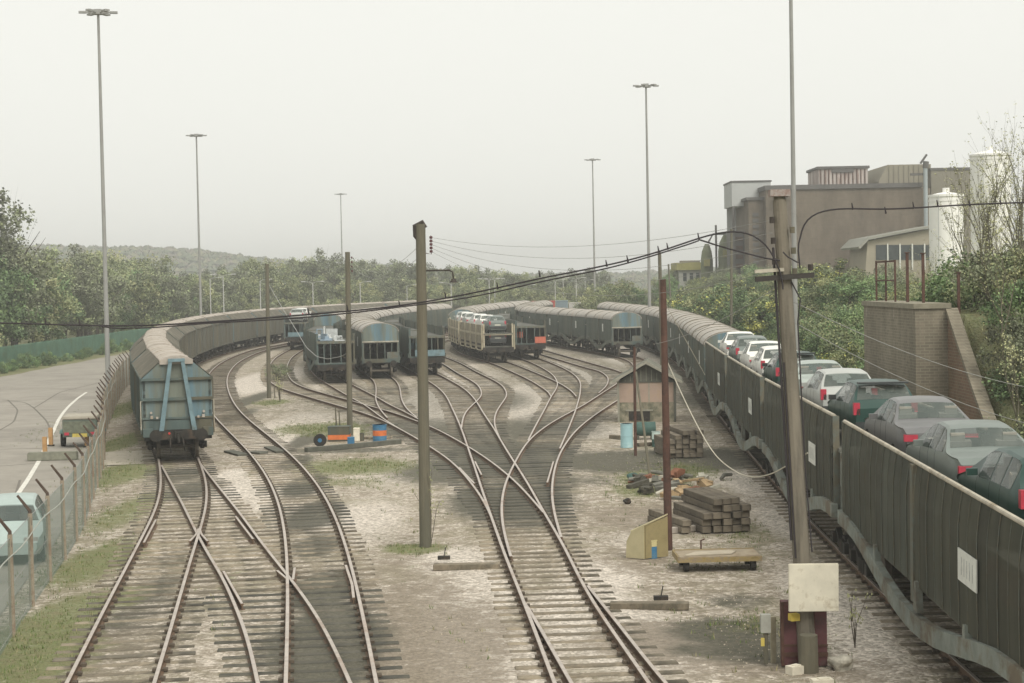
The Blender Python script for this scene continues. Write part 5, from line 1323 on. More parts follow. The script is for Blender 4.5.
# ------------------------------------------------------------------ drums, barrels etc.
def drum(px,py,r,h_,cols,label,name='drum',ribs=True,cat='drum',lid=None,rz=0):
    p=U(px,py,0); root=empty(name,(p.x,p.y+r,-.02)); tag(root,label,cat)
    n_=len(cols)
    mb=MB(); mb.smooth=False; zs=[]
    prof=[]
    for k,c_ in enumerate(cols):
        z0=h_*k/n_; z1=h_*(k+1)/n_; mb.tube([(0,0,z0),(0,0,(z0+z1)/2-.012),(0,0,(z0+z1)/2),(0,0,(z0+z1)/2+.012),(0,0,z1)],[r,r,r*1.035,r,r],24,k,cap=(k==0 or k==n_-1))
    mb.build('shell',cols,root)
    MB().tube([(0,0,h_-.02),(0,0,h_+.012),(0,0,h_+.012),(0,0,h_-.015)],[r*1.04,r*1.04,r*.94,r*.93],24,cap=False).build('rim',cols[-1],root)
    MB().tube([(0,0,h_-.03),(0,0,h_-.012)],[r*.96,r*.96],24).build('lid',lid or cols[-1],root)
    return root
M_cyan=mat('barrel_pale_cyan',(.33,.52,.55),.6,.08,3,col2=(.42,.56,.56),f2=.6,s2=2); M_db=mat('drum_blue',(.05,.17,.30),.6,.2,4,col2=(.09,.16,.2),f2=.6,s2=4); M_do=mat('drum_orange',(.58,.16,.05),.65,.15,4); M_dg=mat('drum_dark_green',(.05,.10,.085),.7,.2,4)
drum(627.3,447.5,.25,.96,[M_cyan,M_cyan,M_cyan],'pale blue plastic barrel standing in front of the hut','barrel',cat='barrel',lid=mat('barrel_lid_white',(.6,.66,.64),.6,.08,4))
drum(656.5,446.5,.17,.62,[M_dg,mat('tub_white_green',(.55,.66,.62),.6,.08,4)],'small tub, white above and dark green below, beside the sleeper stack','tub',cat='tub')
drum(379.3,441,.30,.70,[M_db,M_do,M_db],'oil drum painted blue with an orange band by the second wooden pole','drum')
drum(361,440.5,.13,.32,[M_blued,M_blued],'small dark grey drum between the white box and the orange-banded drum')
drum(652,558,.155,.44,[M_db,M_db,mat('drum_top_yellow',(.55,.48,.25),.7,.2,5)],'small dark blue drum with yellowish top in front of the yellow skip')
# lying dark cylinder
p=U(646,440,0); root=empty('cylinder_tank',(p.x,p.y+.6,0)); tag(root,'dark green cylinder lying on the ground between barrel and tub','tank')
MB().tube([(-.42,0,.42),(.45,0,.42)],.30,20).build('tank_shell',M_dg,root); MB().box((-.3,0,.08),(.1,.5,.2)).build('cradle',M_hd,root); MB().box((.3,0,.08),(.1,.5,.2)).build('cradle',M_hd,root)
def beam(x0,y0,x1,y1,w_,h_,lb,M=None,name='timber_beam',z=0):
    a,b_=U(x0,y0,0),U(x1,y1,0); m_0=(a+b_)/2; d=b_-a; mb=MB(); mb.box((0,0,0),(d.length,w_,h_)); o=bevel(mb.build(name,M or M_sleep,None),.012,1); o.location=(m_0.x,m_0.y,z+h_/2-.02); o.rotation_euler.z=math.atan2(d.y,d.x); tag(o,lb,'timber'); return o
beam(611,438,623,439,.25,.16,'short timber lying left of the pale blue barrel')
beam(638,446,668,444,.2,.14,'timber lying in front of the dark cylinder beside the hut')
beam(306,452,400,443.5,.26,.20,'long dark timber in front of the boxes by the second wooden pole',M_hd)
beam(330,437.5,390,438.5,.5,.10,'low pale plank under the blue and orange drum',M_sleep)
beam(384,426,398,425.5,.2,.12,'short timber behind the orange-banded drum',M_hd)
beam(433.5,569,500,568,.30,.14,'switch timber end reaching left of the central points',M_sleep); beam(610,608,689,608,.30,.14,'switch timber end reaching right of the central points',M_sleep)
beam(640,531,672,529,.22,.18,'squared beam lying behind the yellow skip',mat('beam_greenish',(.17,.165,.12),.95,.2,3)); beam(668,533,706,529,.16,.16,'pale pole-like timber left of the near sleeper stack',M_tan)
for i,(x0,y0,x1,y1,lb) in enumerate([(229,452,243,456,'left of the three dark planks between the rails near the blue wagon end'),(252,453,264,454,'middle of the three dark planks near the blue wagon end'),(269,448,281,453,'right of the three dark planks near the blue wagon end'),]): beam(x0,y0,x1,y1,.45,.10,lb,M_hd,'plank')
for (x,y) in((444,563),(661,604)):
    p=U(x,y,0); root=empty('point_lever',(p.x,p.y,.1)); tag(root,'small iron point lever on the timber %s of the central points'%('left' if x<500 else 'right'),'lever'); MB().box((0,0,.03),(.3,.16,.08)).build('lever_base',M_black,root); MB().tube([(0,0,.05),(.05,.02,.28)],.012,6).build('lever_arm',M_black,root)
# boxes by pole B
def crate(px0,px1,pyb,pyt,depth,M1,lb,band=None,name='crate',cat='box'):
    a=U(px0,pyb,0); b_=U(px1,pyb,0); D=a.y; h_=(pyb-pyt)*D/F; w_=b_.x-a.x; root=empty(name,((a.x+b_.x)/2,D+depth/2,-.02)); tag(root,lb,cat)
    bevel(MB().box((0,0,h_/2),(w_,depth,h_)).build('box_body',M1,root),.015)
    MB().box((0,0,h_+.01),(w_*1.03,depth*1.03,.03)).build('lid',M1,root)
    if band: MB().box((0,0,h_*.28),(w_*1.01,depth*1.01,h_*.34)).build('band',band,root)
    return root
crate(328,349,441,427,.7,M_blued,'blue-grey box with orange lower band behind the small blue bin',M_do)
crate(347.5,354,448,437.5,.3,M_db,'small bright blue bin standing by the second wooden pole',None,'bin','bin')
crate(353.5,359.5,441,428.5,.4,M_blk,'pale white box right behind the second wooden pole')
p=U(320,447,0); root=empty('wheel_reel',(p.x,p.y,0)); tag(root,'dark round reel leaning left of the orange-banded box','reel'); MB().tube([(0,0,.28),(0,.16,.28)],.27,18).build('reel_disc',M_black,root); MB().tube([(0,-.02,.28),(0,.2,.28)],.09,10).build('hub',M_db,root)
for (x,yb,yt,lb) in [(336.5,427,408,'left of the two thin stakes behind the orange-banded box'),(340,427,411,'right of the two thin stakes behind the orange-banded box'),(275,398,384,'thin stake beside the smallest wooden pole')]:
    p=U(x,yb,0); t=W(x-1,yt,p.y); root=empty('stake',tuple(p)); tag(root,lb,'stake'); MB().tube([(0,0,-.1),t-p],[.04,.03],6).build('stake_shaft',M_woodg,root)
# ------------------------------------------------------------------ sleeper stacks
M_st=mat('stacked_timber',(0.165,0.14,0.105),.95,.28,2.5,col2=(.095,.08,.06),f2=.55,s2=1.5,rnd=.25,bump=.01,bscale=20)
mb=MB(); mb.box((0,0,0),(.25,2.6,.155)); me=mb.mesh('stacked_sleeper',M_st); bm=bmesh.new(); bm.from_mesh(me); bmesh.ops.bevel(bm,geom=list(bm.edges),offset=.012,segments=1,affect='EDGES'); bm.to_mesh(me); bm.free()
def stack(px0,px1,pyb,rows,ang,grp,where,lift=.06,gap=.02,zs=.185):
    a,b_=U(px0,pyb,0),U(px1,pyb,0); w_=b_.x-a.x; c0=Vector(((a.x+b_.x)/2,a.y,0)); R_=Matrix.Rotation(ang,3,'Z')
    for r,(k0,k1) in enumerate(rows):
        for k in range(k0,k1):
            x=-w_/2+(k+.5)*.265; v=R_@Vector((x+random.uniform(-.012,.012),1.3+random.uniform(-.08,.08),0)); z=.06+r*zs
            o=inst(me,'stacked_sleeper',(c0.x+v.x,c0.y+v.y,z+.03),ang+random.uniform(-.015,.015),(1,1,1.1))
            tag(o,'timber in %s, %s from left in %s row up'%(where,ORD[k-k0],ORD[r]),'sleeper',grp)
stack(702.5,747,533,[(0,5),(0,5),(0,5),(1,5),(1,4)],.22,'sleepers in the near stack','the near stack')
stack(669,704,458,[(0,5),(0,5),(0,5),(0,5),(1,5),(2,5)],.14,'sleepers in the far stack','the far stack beside the hut',zs=.17)
stack(682,690,534,[(0,1),(0,1)],.22+.05,'loose sleepers by the near stack','the loose pair by the near stack')
# ------------------------------------------------------------------ scrap heap
random.seed(8)
M_sc=[mat('scrap_dark',(.07,.065,.05),.9,.3,5),mat('scrap_grey',(.16,.155,.13),.9,.3,5),mat('scrap_tan',(.36,.26,.15),.9,.3,5),mat('scrap_rust',(.19,.085,.05),.9,.3,5),mat('scrap_pale',(.42,.40,.33),.9,.2,5),M_dg]
NM=['dark','grey','tan','rusty','pale','green']
for i in range(46):
    x=random.gauss(0,1); px=672+x*17; py=489+random.gauss(0,5)-abs(x)*1; 
    p=U(px,py,0); k=random.choice((0,0,1,1,2,3,0,1,4)) if px<690 else random.choice((0,2,2,3,4,1)); mb=MB()
    t=i%4
    if t==0: mb.box((0,0,0),(random.uniform(.4,1.0),random.uniform(.12,.25),random.uniform(.08,.16)),0,0,random.uniform(-.2,.2),random.uniform(-.3,.3))
    elif t==1: mb.prism([(-.25,-.08),(.22,-.1),(.3,.06),(-.05,.16),(-.3,.05)],-.12,.14); mb.box((.1,.1,.05),(.3,.08,.2),.5)
    elif t==2: mb.tube([(-.4,0,-.03),(0,.05,.05),(.35,-.05,.0)],[.06,.075,.06],8)
    else: mb.box((0,0,0),(.35,.3,.14),.3); mb.box((0,.05,.1),(.2,.35,.08),.8)
    hz=.10+.42*math.exp(-((px-675)/16)**2-((py-488)/5)**2)*random.random()
    o=bevel(mb.build('scrap_piece',M_sc[k],None),.01,1); o.location=(p.x,p.y,hz); o.rotation_euler=(random.uniform(-.3,.3),random.uniform(-.3,.3),random.random()*6)
    tag(o,'%s piece of scrap in the heap beside the rusty pole'%NM[k],'scrap','%s pieces in the scrap heap'%NM[k])
boulder(634,480,.22,'dark green rounded lump at the left end of the scrap heap',M_dg); boulder(627.5,503,.12,'small black lump lying alone left of the scrap heap',M_black)
# ------------------------------------------------------------------ yellow skip
p=U(644,559,0); root=empty('yellow_skip',(p.x,p.y,0),.0); tag(root,'faded yellow steel skip standing on end by the rusty pole','skip')
M_ysk=mat('skip_pale_yellow',(.44,.39,.24),.8,.12,2,col2=(.34,.29,.18),f2=.6,s2=2); M_ysd=mat('skip_inner_yellow',(.29,.24,.12),.8,.2,2,col2=(.2,.16,.09),f2=.55,s2=2)
mb=MB(); A0=[(0,0),(-.44,.35)]
def slab(pts,th,off):
    b0=len(mb.v); nrm=Vector(off)*th
    for q in pts: mb.v.append(tuple(Vector(q)))
    for q in pts: mb.v.append(tuple(Vector(q)+nrm))
    k=len(pts)
    mb.f.append(tuple(range(b0,b0+k))); mb.m.append(0); mb.f.append(tuple(range(b0+k,b0+2*k))[::-1]); mb.m.append(0)
    for i in range(k): mb.f.append((b0+i,b0+(i+1)%k,b0+k+(i+1)%k,b0+k+i)); mb.m.append(0)
slab([(0,0,0),(-.42,.28,.0),(-.40,.28,.40),(-.30,.2,.62),(0,0,.80)],.03,(.5,.8,0)); mb.build('side_plate',M_ysk,root)
mb=MB(); slab([(.0,.03,.80),(0,.03,0),(.04,.03,0),(.04,.03,.82)],.04,(0,1,0)); slab([(.05,.05,.0),(.62,.35,.0),(.62,.35,.98),(.05,.05,.82)],.03,(-.3,1,0)); mb.build('back_plate',M_ysd,root)
mb=MB(); slab([(.0,-.0,.80),(.62,.32,1.02),(.62,.36,1.02),(-.30,.24,.64),(-.3,.2,.62)],.03,(0,0,1)); mb.build('top_flange',M_ysk,root)
# ------------------------------------------------------------------ trolley
a,b_=U(682,573,0),U(752,567,0); cx_=(a+b_)/2; root=empty('flat_trolley',(cx_.x+.04,cx_.y+.35,0),math.atan2((b_-a).y,(b_-a).x)*.0+.03); tag(root,'low flat timber trolley with yellow edges and small wheels near the rusty pole','trolley')
bevel(MB().box((0,0,.30),(1.9,1.05,.09)).build('deck',mat('trolley_timber',(.30,.25,.18),.9,.2,2.5,col2=(.24,.19,.13),f2=.55,s2=2,bump=.006,bscale=14),root),.01)
mb=MB(); mb.bx(-.97,.97,-.56,-.53,.22,.33); mb.bx(-.97,.97,.53,.56,.22,.36); mb.bx(-.99,-.96,-.55,.55,.22,.36); mb.build('edge_angle',mat('edge_yellow',(.33,.25,.11),.8,.35,5,col2=(.2,.16,.11),f2=.52,s2=5),root)
mb=MB(); mb.prism([(-.82,-.42),(.3,-.30),(.45,.05),(.3,.22),(-.5,.1)],.352,.375,0,'z'); mb.build('loose_sheet',mat('sheet_pale',(.40,.35,.27),.85,.15,3),root)
for x in(-.78,.78):
    for y in(-.4,.4): MB().tube([(x-.06,y,.12),(x+.06,y,.12)],.125,14).build('wheel',M_black,root)
MB().tube([(-.3,.55,.36),(-.3,.55,.56),(-.22,.5,.6)],.02,6).build('handle',M_rust,root)
# ------------------------------------------------------------------ abutment
random.seed(51)
def brickmat(name,c1,c2,mort,sc=1.0,stain=(.35,.33,.28),sf=.66,green=None):
    m=bpy.data.materials.new(name); m.use_nodes=True; n=m.node_tree; b=n.nodes['Principled BSDF']; b.inputs['Roughness'].default_value=.95; b.inputs['Specular IOR Level'].default_value=.15
    tc=n.nodes.new('ShaderNodeTexCoord'); sp=n.nodes.new('ShaderNodeSeparateXYZ'); n.links.new(tc.outputs['Object'],sp.inputs[0])
    ad=n.nodes.new('ShaderNodeMath'); n.links.new(sp.outputs[0],ad.inputs[0]); n.links.new(sp.outputs[1],ad.inputs[1])
    cb=n.nodes.new('ShaderNodeCombineXYZ'); n.links.new(ad.outputs[0],cb.inputs[0]); n.links.new(sp.outputs[2],cb.inputs[1])
    br=n.nodes.new('ShaderNodeTexBrick'); br.inputs['Scale'].default_value=sc; br.inputs['Color1'].default_value=(*c1,1); br.inputs['Color2'].default_value=(*c2,1); br.inputs['Mortar'].default_value=(*mort,1)
    br.inputs['Brick Width'].default_value=.46; br.inputs['Row Height'].default_value=.15; br.inputs['Mortar Size'].default_value=.018
    n.links.new(cb.outputs[0],br.inputs['Vector'])
    nz=n.nodes.new('ShaderNodeTexNoise'); nz.inputs['Scale'].default_value=.9; nz.inputs['Detail'].default_value=6; nz.inputs['Roughness'].default_value=.7
    mp=n.nodes.new('ShaderNodeMapping'); mp.inputs['Scale'].default_value=(1,1,.35); n.links.new(tc.outputs['Object'],mp.inputs[0]); n.links.new(mp.outputs[0],nz.inputs['Vector'])
    r=n.nodes.new('ShaderNodeMapRange'); r.inputs[1].default_value=.3; r.inputs[2].default_value=.7; r.inputs[3].default_value=.72; r.inputs[4].default_value=1.25; n.links.new(nz.outputs[0],r.inputs[0])
    mu=n.nodes.new('ShaderNodeMix'); mu.data_type='RGBA'; mu.blend_type='MULTIPLY'; mu.inputs[0].default_value=1; n.links.new(br.outputs[0],mu.inputs[6]); n.links.new(r.outputs[0],mu.inputs[7])
    n2=n.nodes.new('ShaderNodeTexNoise'); n2.inputs['Scale'].default_value=1.6; n2.inputs['Detail'].default_value=5; n2.inputs['Roughness'].default_value=.75; mp2=n.nodes.new('ShaderNodeMapping'); mp2.inputs['Scale'].default_value=(1,1,.2); mp2.inputs['Location'].default_value=(4,7,2); n.links.new(tc.outputs['Object'],mp2.inputs[0]); n.links.new(mp2.outputs[0],n2.inputs['Vector'])
    r2=n.nodes.new('ShaderNodeMapRange'); r2.inputs[1].default_value=sf; r2.inputs[2].default_value=sf+.04; n.links.new(n2.outputs[0],r2.inputs[0])
    m2=n.nodes.new('ShaderNodeMix'); m2.data_type='RGBA'; n.links.new(r2.outputs[0],m2.inputs[0]); n.links.new(mu.outputs[2],m2.inputs[6]); m2.inputs[7].default_value=(*stain,1); cur=m2.outputs[2]
    if green:
        n3=n.nodes.new('ShaderNodeTexNoise'); n3.inputs['Scale'].default_value=.7; n3.inputs['Detail'].default_value=6; n.links.new(tc.outputs['Object'],n3.inputs['Vector']); r3=n.nodes.new('ShaderNodeMapRange'); r3.inputs[1].default_value=.52; r3.inputs[2].default_value=.66; r3.inputs[4].default_value=.30; n.links.new(n3.outputs[0],r3.inputs[0])
        m3=n.nodes.new('ShaderNodeMix'); m3.data_type='RGBA'; n.links.new(r3.outputs[0],m3.inputs[0]); n.links.new(cur,m3.inputs[6]); m3.inputs[7].default_value=(*green,1); cur=m3.outputs[2]
    n.links.new(cur,b.inputs['Base Color']); MATS[name]=m; return m
M_bg=brickmat('abutment_brick_grey',(.235,.205,.155),(.18,.16,.12),(.27,.245,.19),1.7,(.46,.43,.36),.63,None); M_br=brickmat('wing_wall_red_brick',(.235,.155,.105),(.18,.12,.085),(.24,.20,.15),1.7,(.3,.27,.2),.7,(.11,.12,.06))
root=empty('bridge_abutment',(AB_X,52,0)); tag(root,'old brick bridge abutment with sloping wing walls behind the cars','abutment')
MB().bx(0,1.0,0,7.6,-.3,5.75).build('front_wall',M_bg,root)
MB().bx(-.06,1.06,-.06,7.66,5.75,5.90).build('coping',mat('coping_stone',(.24,.22,.165),.95,.2,3),root)
# near wing wall sloping down toward the camera
mb=MB(); mb.prism([(-.01,-.3),(-.01,5.60),(-3,3.35),(-6,1.15),(-7.6,.1),(-7.6,-.3)],.95,1.22,0,'x'); mb.build('wing_wall',M_br,root)
mb=MB(); mb.prism([(-.01,5.60),(-.01,5.76),(-3,3.51),(-7.6,.26),(-7.6,.1),(-3,3.35)],.90,1.26,0,'x'); mb.build('wing_coping',M_bg,root)
mb=MB(); mb.prism([(7.6,-.3),(7.6,4.0),(13.2,1.2),(13.2,-.3)],.25,.8,0,'x'); mb.build('wing_wall',M_br,root)
mb=MB(); mb.prism([(7.6,4.0),(7.6,4.14),(13.2,1.34),(13.2,1.2)],.2,.86,0,'x'); mb.build('wing_coping',M_bg,root)
# rusty railings on top
root=empty('rusty_railing',(AB_X+.4,52,5.9)); tag(root,'rusty iron railing standing on top of the brick abutment','railing')
for k,y in enumerate((7.4,5.9,4.5)): MB().bx(-.028,.028,y-.028,y+.028,0,1.35).build('upright',M_rust,root)
MB().bx(-.025,.025,4.5,7.4,1.28,1.34).build('top_bar',M_rust,root); MB().bx(-.02,.02,4.5,7.4,.66,.71).build('middle_bar',M_rust,root)
for (x,y,h_,lb) in [(AB_X+.5,55.2,1.55,'left of the two close thick rusty posts on the abutment top'),(AB_X+.6,53.5,1.5,'right of the two close thick rusty posts on the abutment top'),(AB_X+1.6,53.2,1.5,'single rusty post at the right end of the abutment top'),(AB_X+2.9,49.5,2.6,'thin rusty post behind the wing wall among bushes')]:
    zb=5.9 if y>52 and x<AB_X+1 else 5.3 if y>52 else 3.6
    root=empty('rusty_post',(x,y,zb)); tag(root,lb,'post'); MB().bx(-.04,.04,-.04,.04,-.3,h_).build('post_shaft',M_rust,root); MB().box((0,0,h_+.01),(.14,.14,.03)).build('post_cap',M_rust,root)
# ------------------------------------------------------------------ factory
M_fb=brickmat('factory_brick_brown',(.152,.124,.094),(.136,.112,.086),(.146,.124,.096),.55,(.13,.11,.09),.72)
M_fg=mat('cladding_light_grey',(.40,.41,.40),.8,.06,.5); M_fbe=mat('cladding_beige',(.235,.215,.165),.85,.08,.3); M_fbd=mat('cladding_beige_dark',(.20,.185,.145),.85,.08,.3); M_fdk=mat('factory_dark_grey',(.11,.105,.10),.85,.15,.5); M_rstr=mat('corrugated_rusty_white',(.42,.38,.35),.85,.25,1.1,col2=(.22,.14,.11),f2=.54,s2=1.2,streak=True)
M_fwin=mat('dark_factory_glass',(.035,.045,.045),.2,.2,2,spec=.5); M_fwht=mat('silo_white',(.80,.79,.75),.5,.04,.3); M_pipe=mat('flue_pale_blue_grey',(.30,.34,.35),.6,.1,.5)
FD=215.0
def fx(px,D=FD): return W(px,270,D).x
def fz(px,py,D=FD): return W(px,py,D).z
def blockpx(x0,x1,yt,D,dep,zb=4.0,ym=None): 
    xm=(x0+x1)/2; return (fx(x0,D),fx(x1,D),D,D+dep,zb,fz(xm,yt,D))
root=empty('factory_building',(0,0,0)); tag(root,'large brown brick factory block with grey and beige rooftop boxes on the bank','factory')
def addb(nm,M,x0,x1,yt,D=FD,dep=20,zb=4.0,par=None):
    X0,X1,Y0,Y1,Z0,Z1=blockpx(x0,x1,yt,D,dep,zb); return MB().bx(X0,X1,Y0,Y1,Z0,Z1).build(nm,M,par or root)
mw=addb('brick_wall',M_fb,767,922,188.5,FD,26)
zt=fz(845,188.5); MB().bx(fx(767)-.15,fx(922)+.15,FD-.25,FD+26,zt-.002,zt+.55).build('parapet',M_fdk,root)
sw=addb('side_block',M_fb,749.5,767,200,FD+1.5,20); zt2=fz(757,200,FD+1.5); MB().bx(fx(749.5)-.1,fx(767),FD+1.3,FD+21,zt2-.002,zt2+.35).build('parapet',M_fdk,root)
for k in range(9): z=fz(758,212+k*6,FD); MB().bx(fx(755),fx(761),FD+1.38,FD+1.50,z-.5,z-.05).build('louvre',M_fdk,sw)
MB().bx(fx(778),fx(789),FD-2,FD+3,fz(783,196),fz(783,191)).build('roof_vent',M_rstr,root)
pt_=addb('rooftop_box',M_rstr,820,869,168.5,FD+6,8,fz(845,190)); z0=fz(845,168.5,FD+6); MB().bx(fx(820,FD+6)-.2,fx(869,FD+6)+.2,FD+5.8,FD+14.2,z0-.01,z0+.3).build('box_rim',M_fdk,pt_)
mb=MB()
for k in range(12): x=fx(822+k*4,FD+6); mb.bx(x-.06,x+.06,FD+5.9,FD+6-.01,fz(845,190),z0-.1)
mb.build('cladding_rib',M_rust,pt_); MB().bx(fx(833,FD+6),fx(855,FD+6),FD+5.85,FD+5.95,z0-.5,z0-.05).build('door_head',M_fdk,pt_)
# beige blocks
X0,X1=fx(880,FD+4),fx(932,FD+4); za,zb_=fz(880,188,FD+4),fz(905,164.5,FD+4)
mb=MB(); mb.prism([(X0,za-1),(X0,fz(880,181,FD+4)),(fx(889,FD+4),zb_),(X1,zb_),(X1,za-1)],FD+4,FD+18); b1=mb.build('beige_block',M_fbe,root)
mb=MB()
for k in range(9): x=fx(890+k*5,FD+4); mb.bx(x-.05,x+.05,FD+3.92,FD+3.99,za,zb_-.1)
mb.build('cladding_joint',M_fbd,b1)
b2_=addb('beige_block',M_fbd,932.2,975,170,FD+3,14,4); MB().bx(fx(932,FD+3)-.1,fx(975,FD+3)+.1,FD+2.9,FD+17,fz(953,170,FD+3),fz(953,170,FD+3)+.3).build('parapet',M_fdk,b2_)
MB().bx(fx(922.1),fx(932),FD+.5,FD+15,4,fz(928,188)).build('brick_return',M_fb,root)
# flue
root2=empty('flue_pipe',(fx(926.5,FD-1.2),FD-1.2,0)); tag(root2,'pale blue-grey flue pipe with tilted cap on the factory front','chimney')
MB().tube([(0,0,4),(0,0,fz(926,168,FD-1.2))],.26,12).build('flue',M_pipe,root2); z1=fz(926,168,FD-1.2)
MB().tube([(0,0,z1),(.1,0,z1+.8)],[.34,.36],12).build('cap_ring',M_fdk,root2); MB().box((-.2,0,z1+1.1),(1.3,.5,.2),0,0,0,-.95).build('tilted_cap',M_fdk,root2); MB().box((-1.0,.2,fz(926,174,FD-1.2)),(1.6,.2,.3)).build('bracket',M_fdk,root2)
# lean-to shed
SD=FD-14
root3=empty('lean_to_shed',(0,0,0)); tag(root3,'pale lean-to shed with sloping roof and a row of dark windows below the flue','shed')
xa,xb,xc=fx(861,SD),fx(868,SD),fx(936,SD)
MB().prism([(xa+.3,4.5),(xb,fz(868,241,SD)),(xc,fz(936,228,SD)),(xc,4.5)],SD,SD+10).build('wall',mat('shed_beige',(.30,.27,.205),.85,.1,.5),root3)
mb=MB(); mb.prism([(xa-.2,fz(861,249,SD)),(xb,fz(868,240,SD)),(xc+.2,fz(936,226.5,SD)),(xc+.2,fz(936,224.5,SD)),(xb-.1,fz(868,237.5,SD)),(xa-.4,fz(861,247,SD))],SD-.6,SD+10.4); mb.build('roof',mat('shed_roof_grey',(.25,.25,.215),.8,.1,.5),root3)
for k in range(5):
    x0,x1=876+k*12.3,887+k*12.3; w_=MB().bx(fx(x0,SD),fx(x1,SD),SD-.06,SD-.01,fz(x0,260,SD),fz(x0,245,SD)).build('window',M_fwin,root3)
    MB().bx(fx(x1,SD),fx(x1+1.3,SD),SD-.2,SD-.01,fz(x0,270,SD),fz(x0,244,SD)).build('mullion',M_white,root3)
# silos
def silo(px0,px1,yt,D,zb,label,dome=.12,vent=True,over=None):
    xa,xb=fx(px0,D),fx(px1,D); r=(xb-xa)/2; zt=fz((px0+px1)/2,yt,D); root=empty('silo',((xa+xb)/2,D+r,0)); tag(root,label,'silo')
    mb=MB(); mb.smooth=True; mb.tube([(0,0,zb),(0,0,zt)],r,32,cap=False); mb.build('silo_body',M_fwht,root)
    mb=MB(); mb.tube([(0,0,zt),(0,0,zt+.01),(0,0,zt+r*dome),(0,0,zt+r*dome*1.6),(0,0,zt+r*dome*1.9)],[r*1.04,r*1.04,r*.72,r*.35,.02],32); mb.build('silo_top',M_fwht,root)
    mb=MB(); mb.tube([(0,0,zt-.5),(0,0,zt-.35)],r*1.03,32,cap=False); mb.tube([(0,0,zt-.1),(0,0,zt+.1)],r*1.05,32); mb.build('silo_band',M_fwht,root)
    if vent: MB().tube([(0,0,zt+r*dome*1.6),(0,0,zt+r*dome*1.9+.35)],.3,10).build('vent',M_fwht,root)
    mb=MB(); 
    for sx in(-.25,.25): mb.tube([(sx-r*.5,-r*.9,zb),(sx-r*.5,-r*.9,zt)],.04,5)
    mb.build('ladder',M_fg,root)
silo(934,968,195,150,3,'smaller white silo with low domed top and knob in front of the factory')
silo(977,1017,154,185,3,'tall pale white silo at the right edge behind the bare branches',.14)
# grey tower left of the brick block
TD=FD+6
root4=empty('grey_tower',(0,0,0)); tag(root4,'light grey box tower with open middle storey left of the brick factory','tower')
xa,xb=fx(733,TD),fx(772,TD)
MB().bx(xa,xb,TD,TD+8,fz(750,206,TD),fz(750,182,TD)).build('upper_box',M_fg,root4); MB().bx(xa-.1,xb+.1,TD-.1,TD+8.1,fz(750,182,TD),fz(750,180.5,TD)).build('roof_edge',M_fdk,root4)
MB().bx(xa+.3,xb,TD+7.6,TD+8,fz(750,230,TD),fz(750,206,TD)).build('back_panel',M_fg,root4)
MB().bx(fx(735,TD),xb,TD,TD+8,3.5,fz(750,231,TD)).build('lower_box',M_fdk,root4)
for x in(734,): MB().bx(fx(x,TD)-.15,fx(x,TD)+.15,TD-.3,TD,3.5,fz(750,206,TD)).build('frame_post',M_fdk,root4)
mb=MB()
for k in range(5): z=fz(740,236+k*9,TD); mb.bx(fx(736,TD),fx(743,TD),TD-.2,TD-.02,z-.6,z-.1)
mb.build('louvre',M_rust,root4)
# cream building and green hoppers
CD=240
root5=empty('cream_building',(0,0,0)); tag(root5,'small cream building with mossy yellow roof edge at the left end of the factory','building')
M_cb=mat('cream_wall',(.40,.40,.36),.85,.1,.4); M_moss=mat('mossy_yellow_roof',(.30,.28,.11),.9,.25,.8)
MB().bx(fx(679,CD),fx(704,CD),CD,CD+8,2,fz(690,270,CD)).build('wall',M_cb,root5); MB().bx(fx(676.5,CD),fx(706,CD),CD-.4,CD+8.4,fz(690,270,CD),fz(690,262.5,CD)).build('roof',M_moss,root5)
for k in range(3): MB().bx(fx(683+k*6.5,CD),fx(686.5+k*6.5,CD),CD-.06,CD-.01,fz(690,281,CD),fz(690,273,CD)).build('window',M_fwin,root5)
mb=MB(); mb.bx(fx(681,CD),fx(700,CD),CD-.2,CD+2,fz(690,262.5,CD),fz(690,260.5,CD)); mb.build('roof_kerb',M_fbe,root5)
for (px,w_,yt,lb) in [(707,12,244,'mossy green rounded hopper just right of the cream building'),(726,15,235,'taller mossy green hopper beside the grey tower')]:
    x=fx(px,CD-4); r=w_/2*CD/F; root=empty('hopper',(x,CD-4,0)); tag(root,lb,'hopper'); zt=fz(px,yt,CD-4)
    mb=MB(); mb.tube([(0,0,3),(0,0,zt-2.2),(.0,0,zt-1.0),(.05,0,zt)],[r,r,r*.8,r*.35],16); mb.build('hopper_body',mat('hopper_green',(.155,.17,.10),.85,.2,.6),root); mb=MB(); mb.bx(-.5,.3,-r-.3,-r+.1,zt-3,zt-2); mb.build('hatch',M_moss,root)
mb=MB(); zq=fz(722,234,CD-6); root=empty('pipe_gantry',(fx(721,CD-6),CD-6,0)); tag(root,'small dark pipe gantry between the green hoppers and the grey tower','gantry'); MB().tube([(-1.6,0,zq-1),(-1.0,0,zq),(1.8,0,zq)],.12,8).build('gantry_pipe',M_fdk,root); MB().tube([(-.6,0,3),(-.6,0,zq+1.2)],.14,8).build('gantry_post',M_fdk,root)
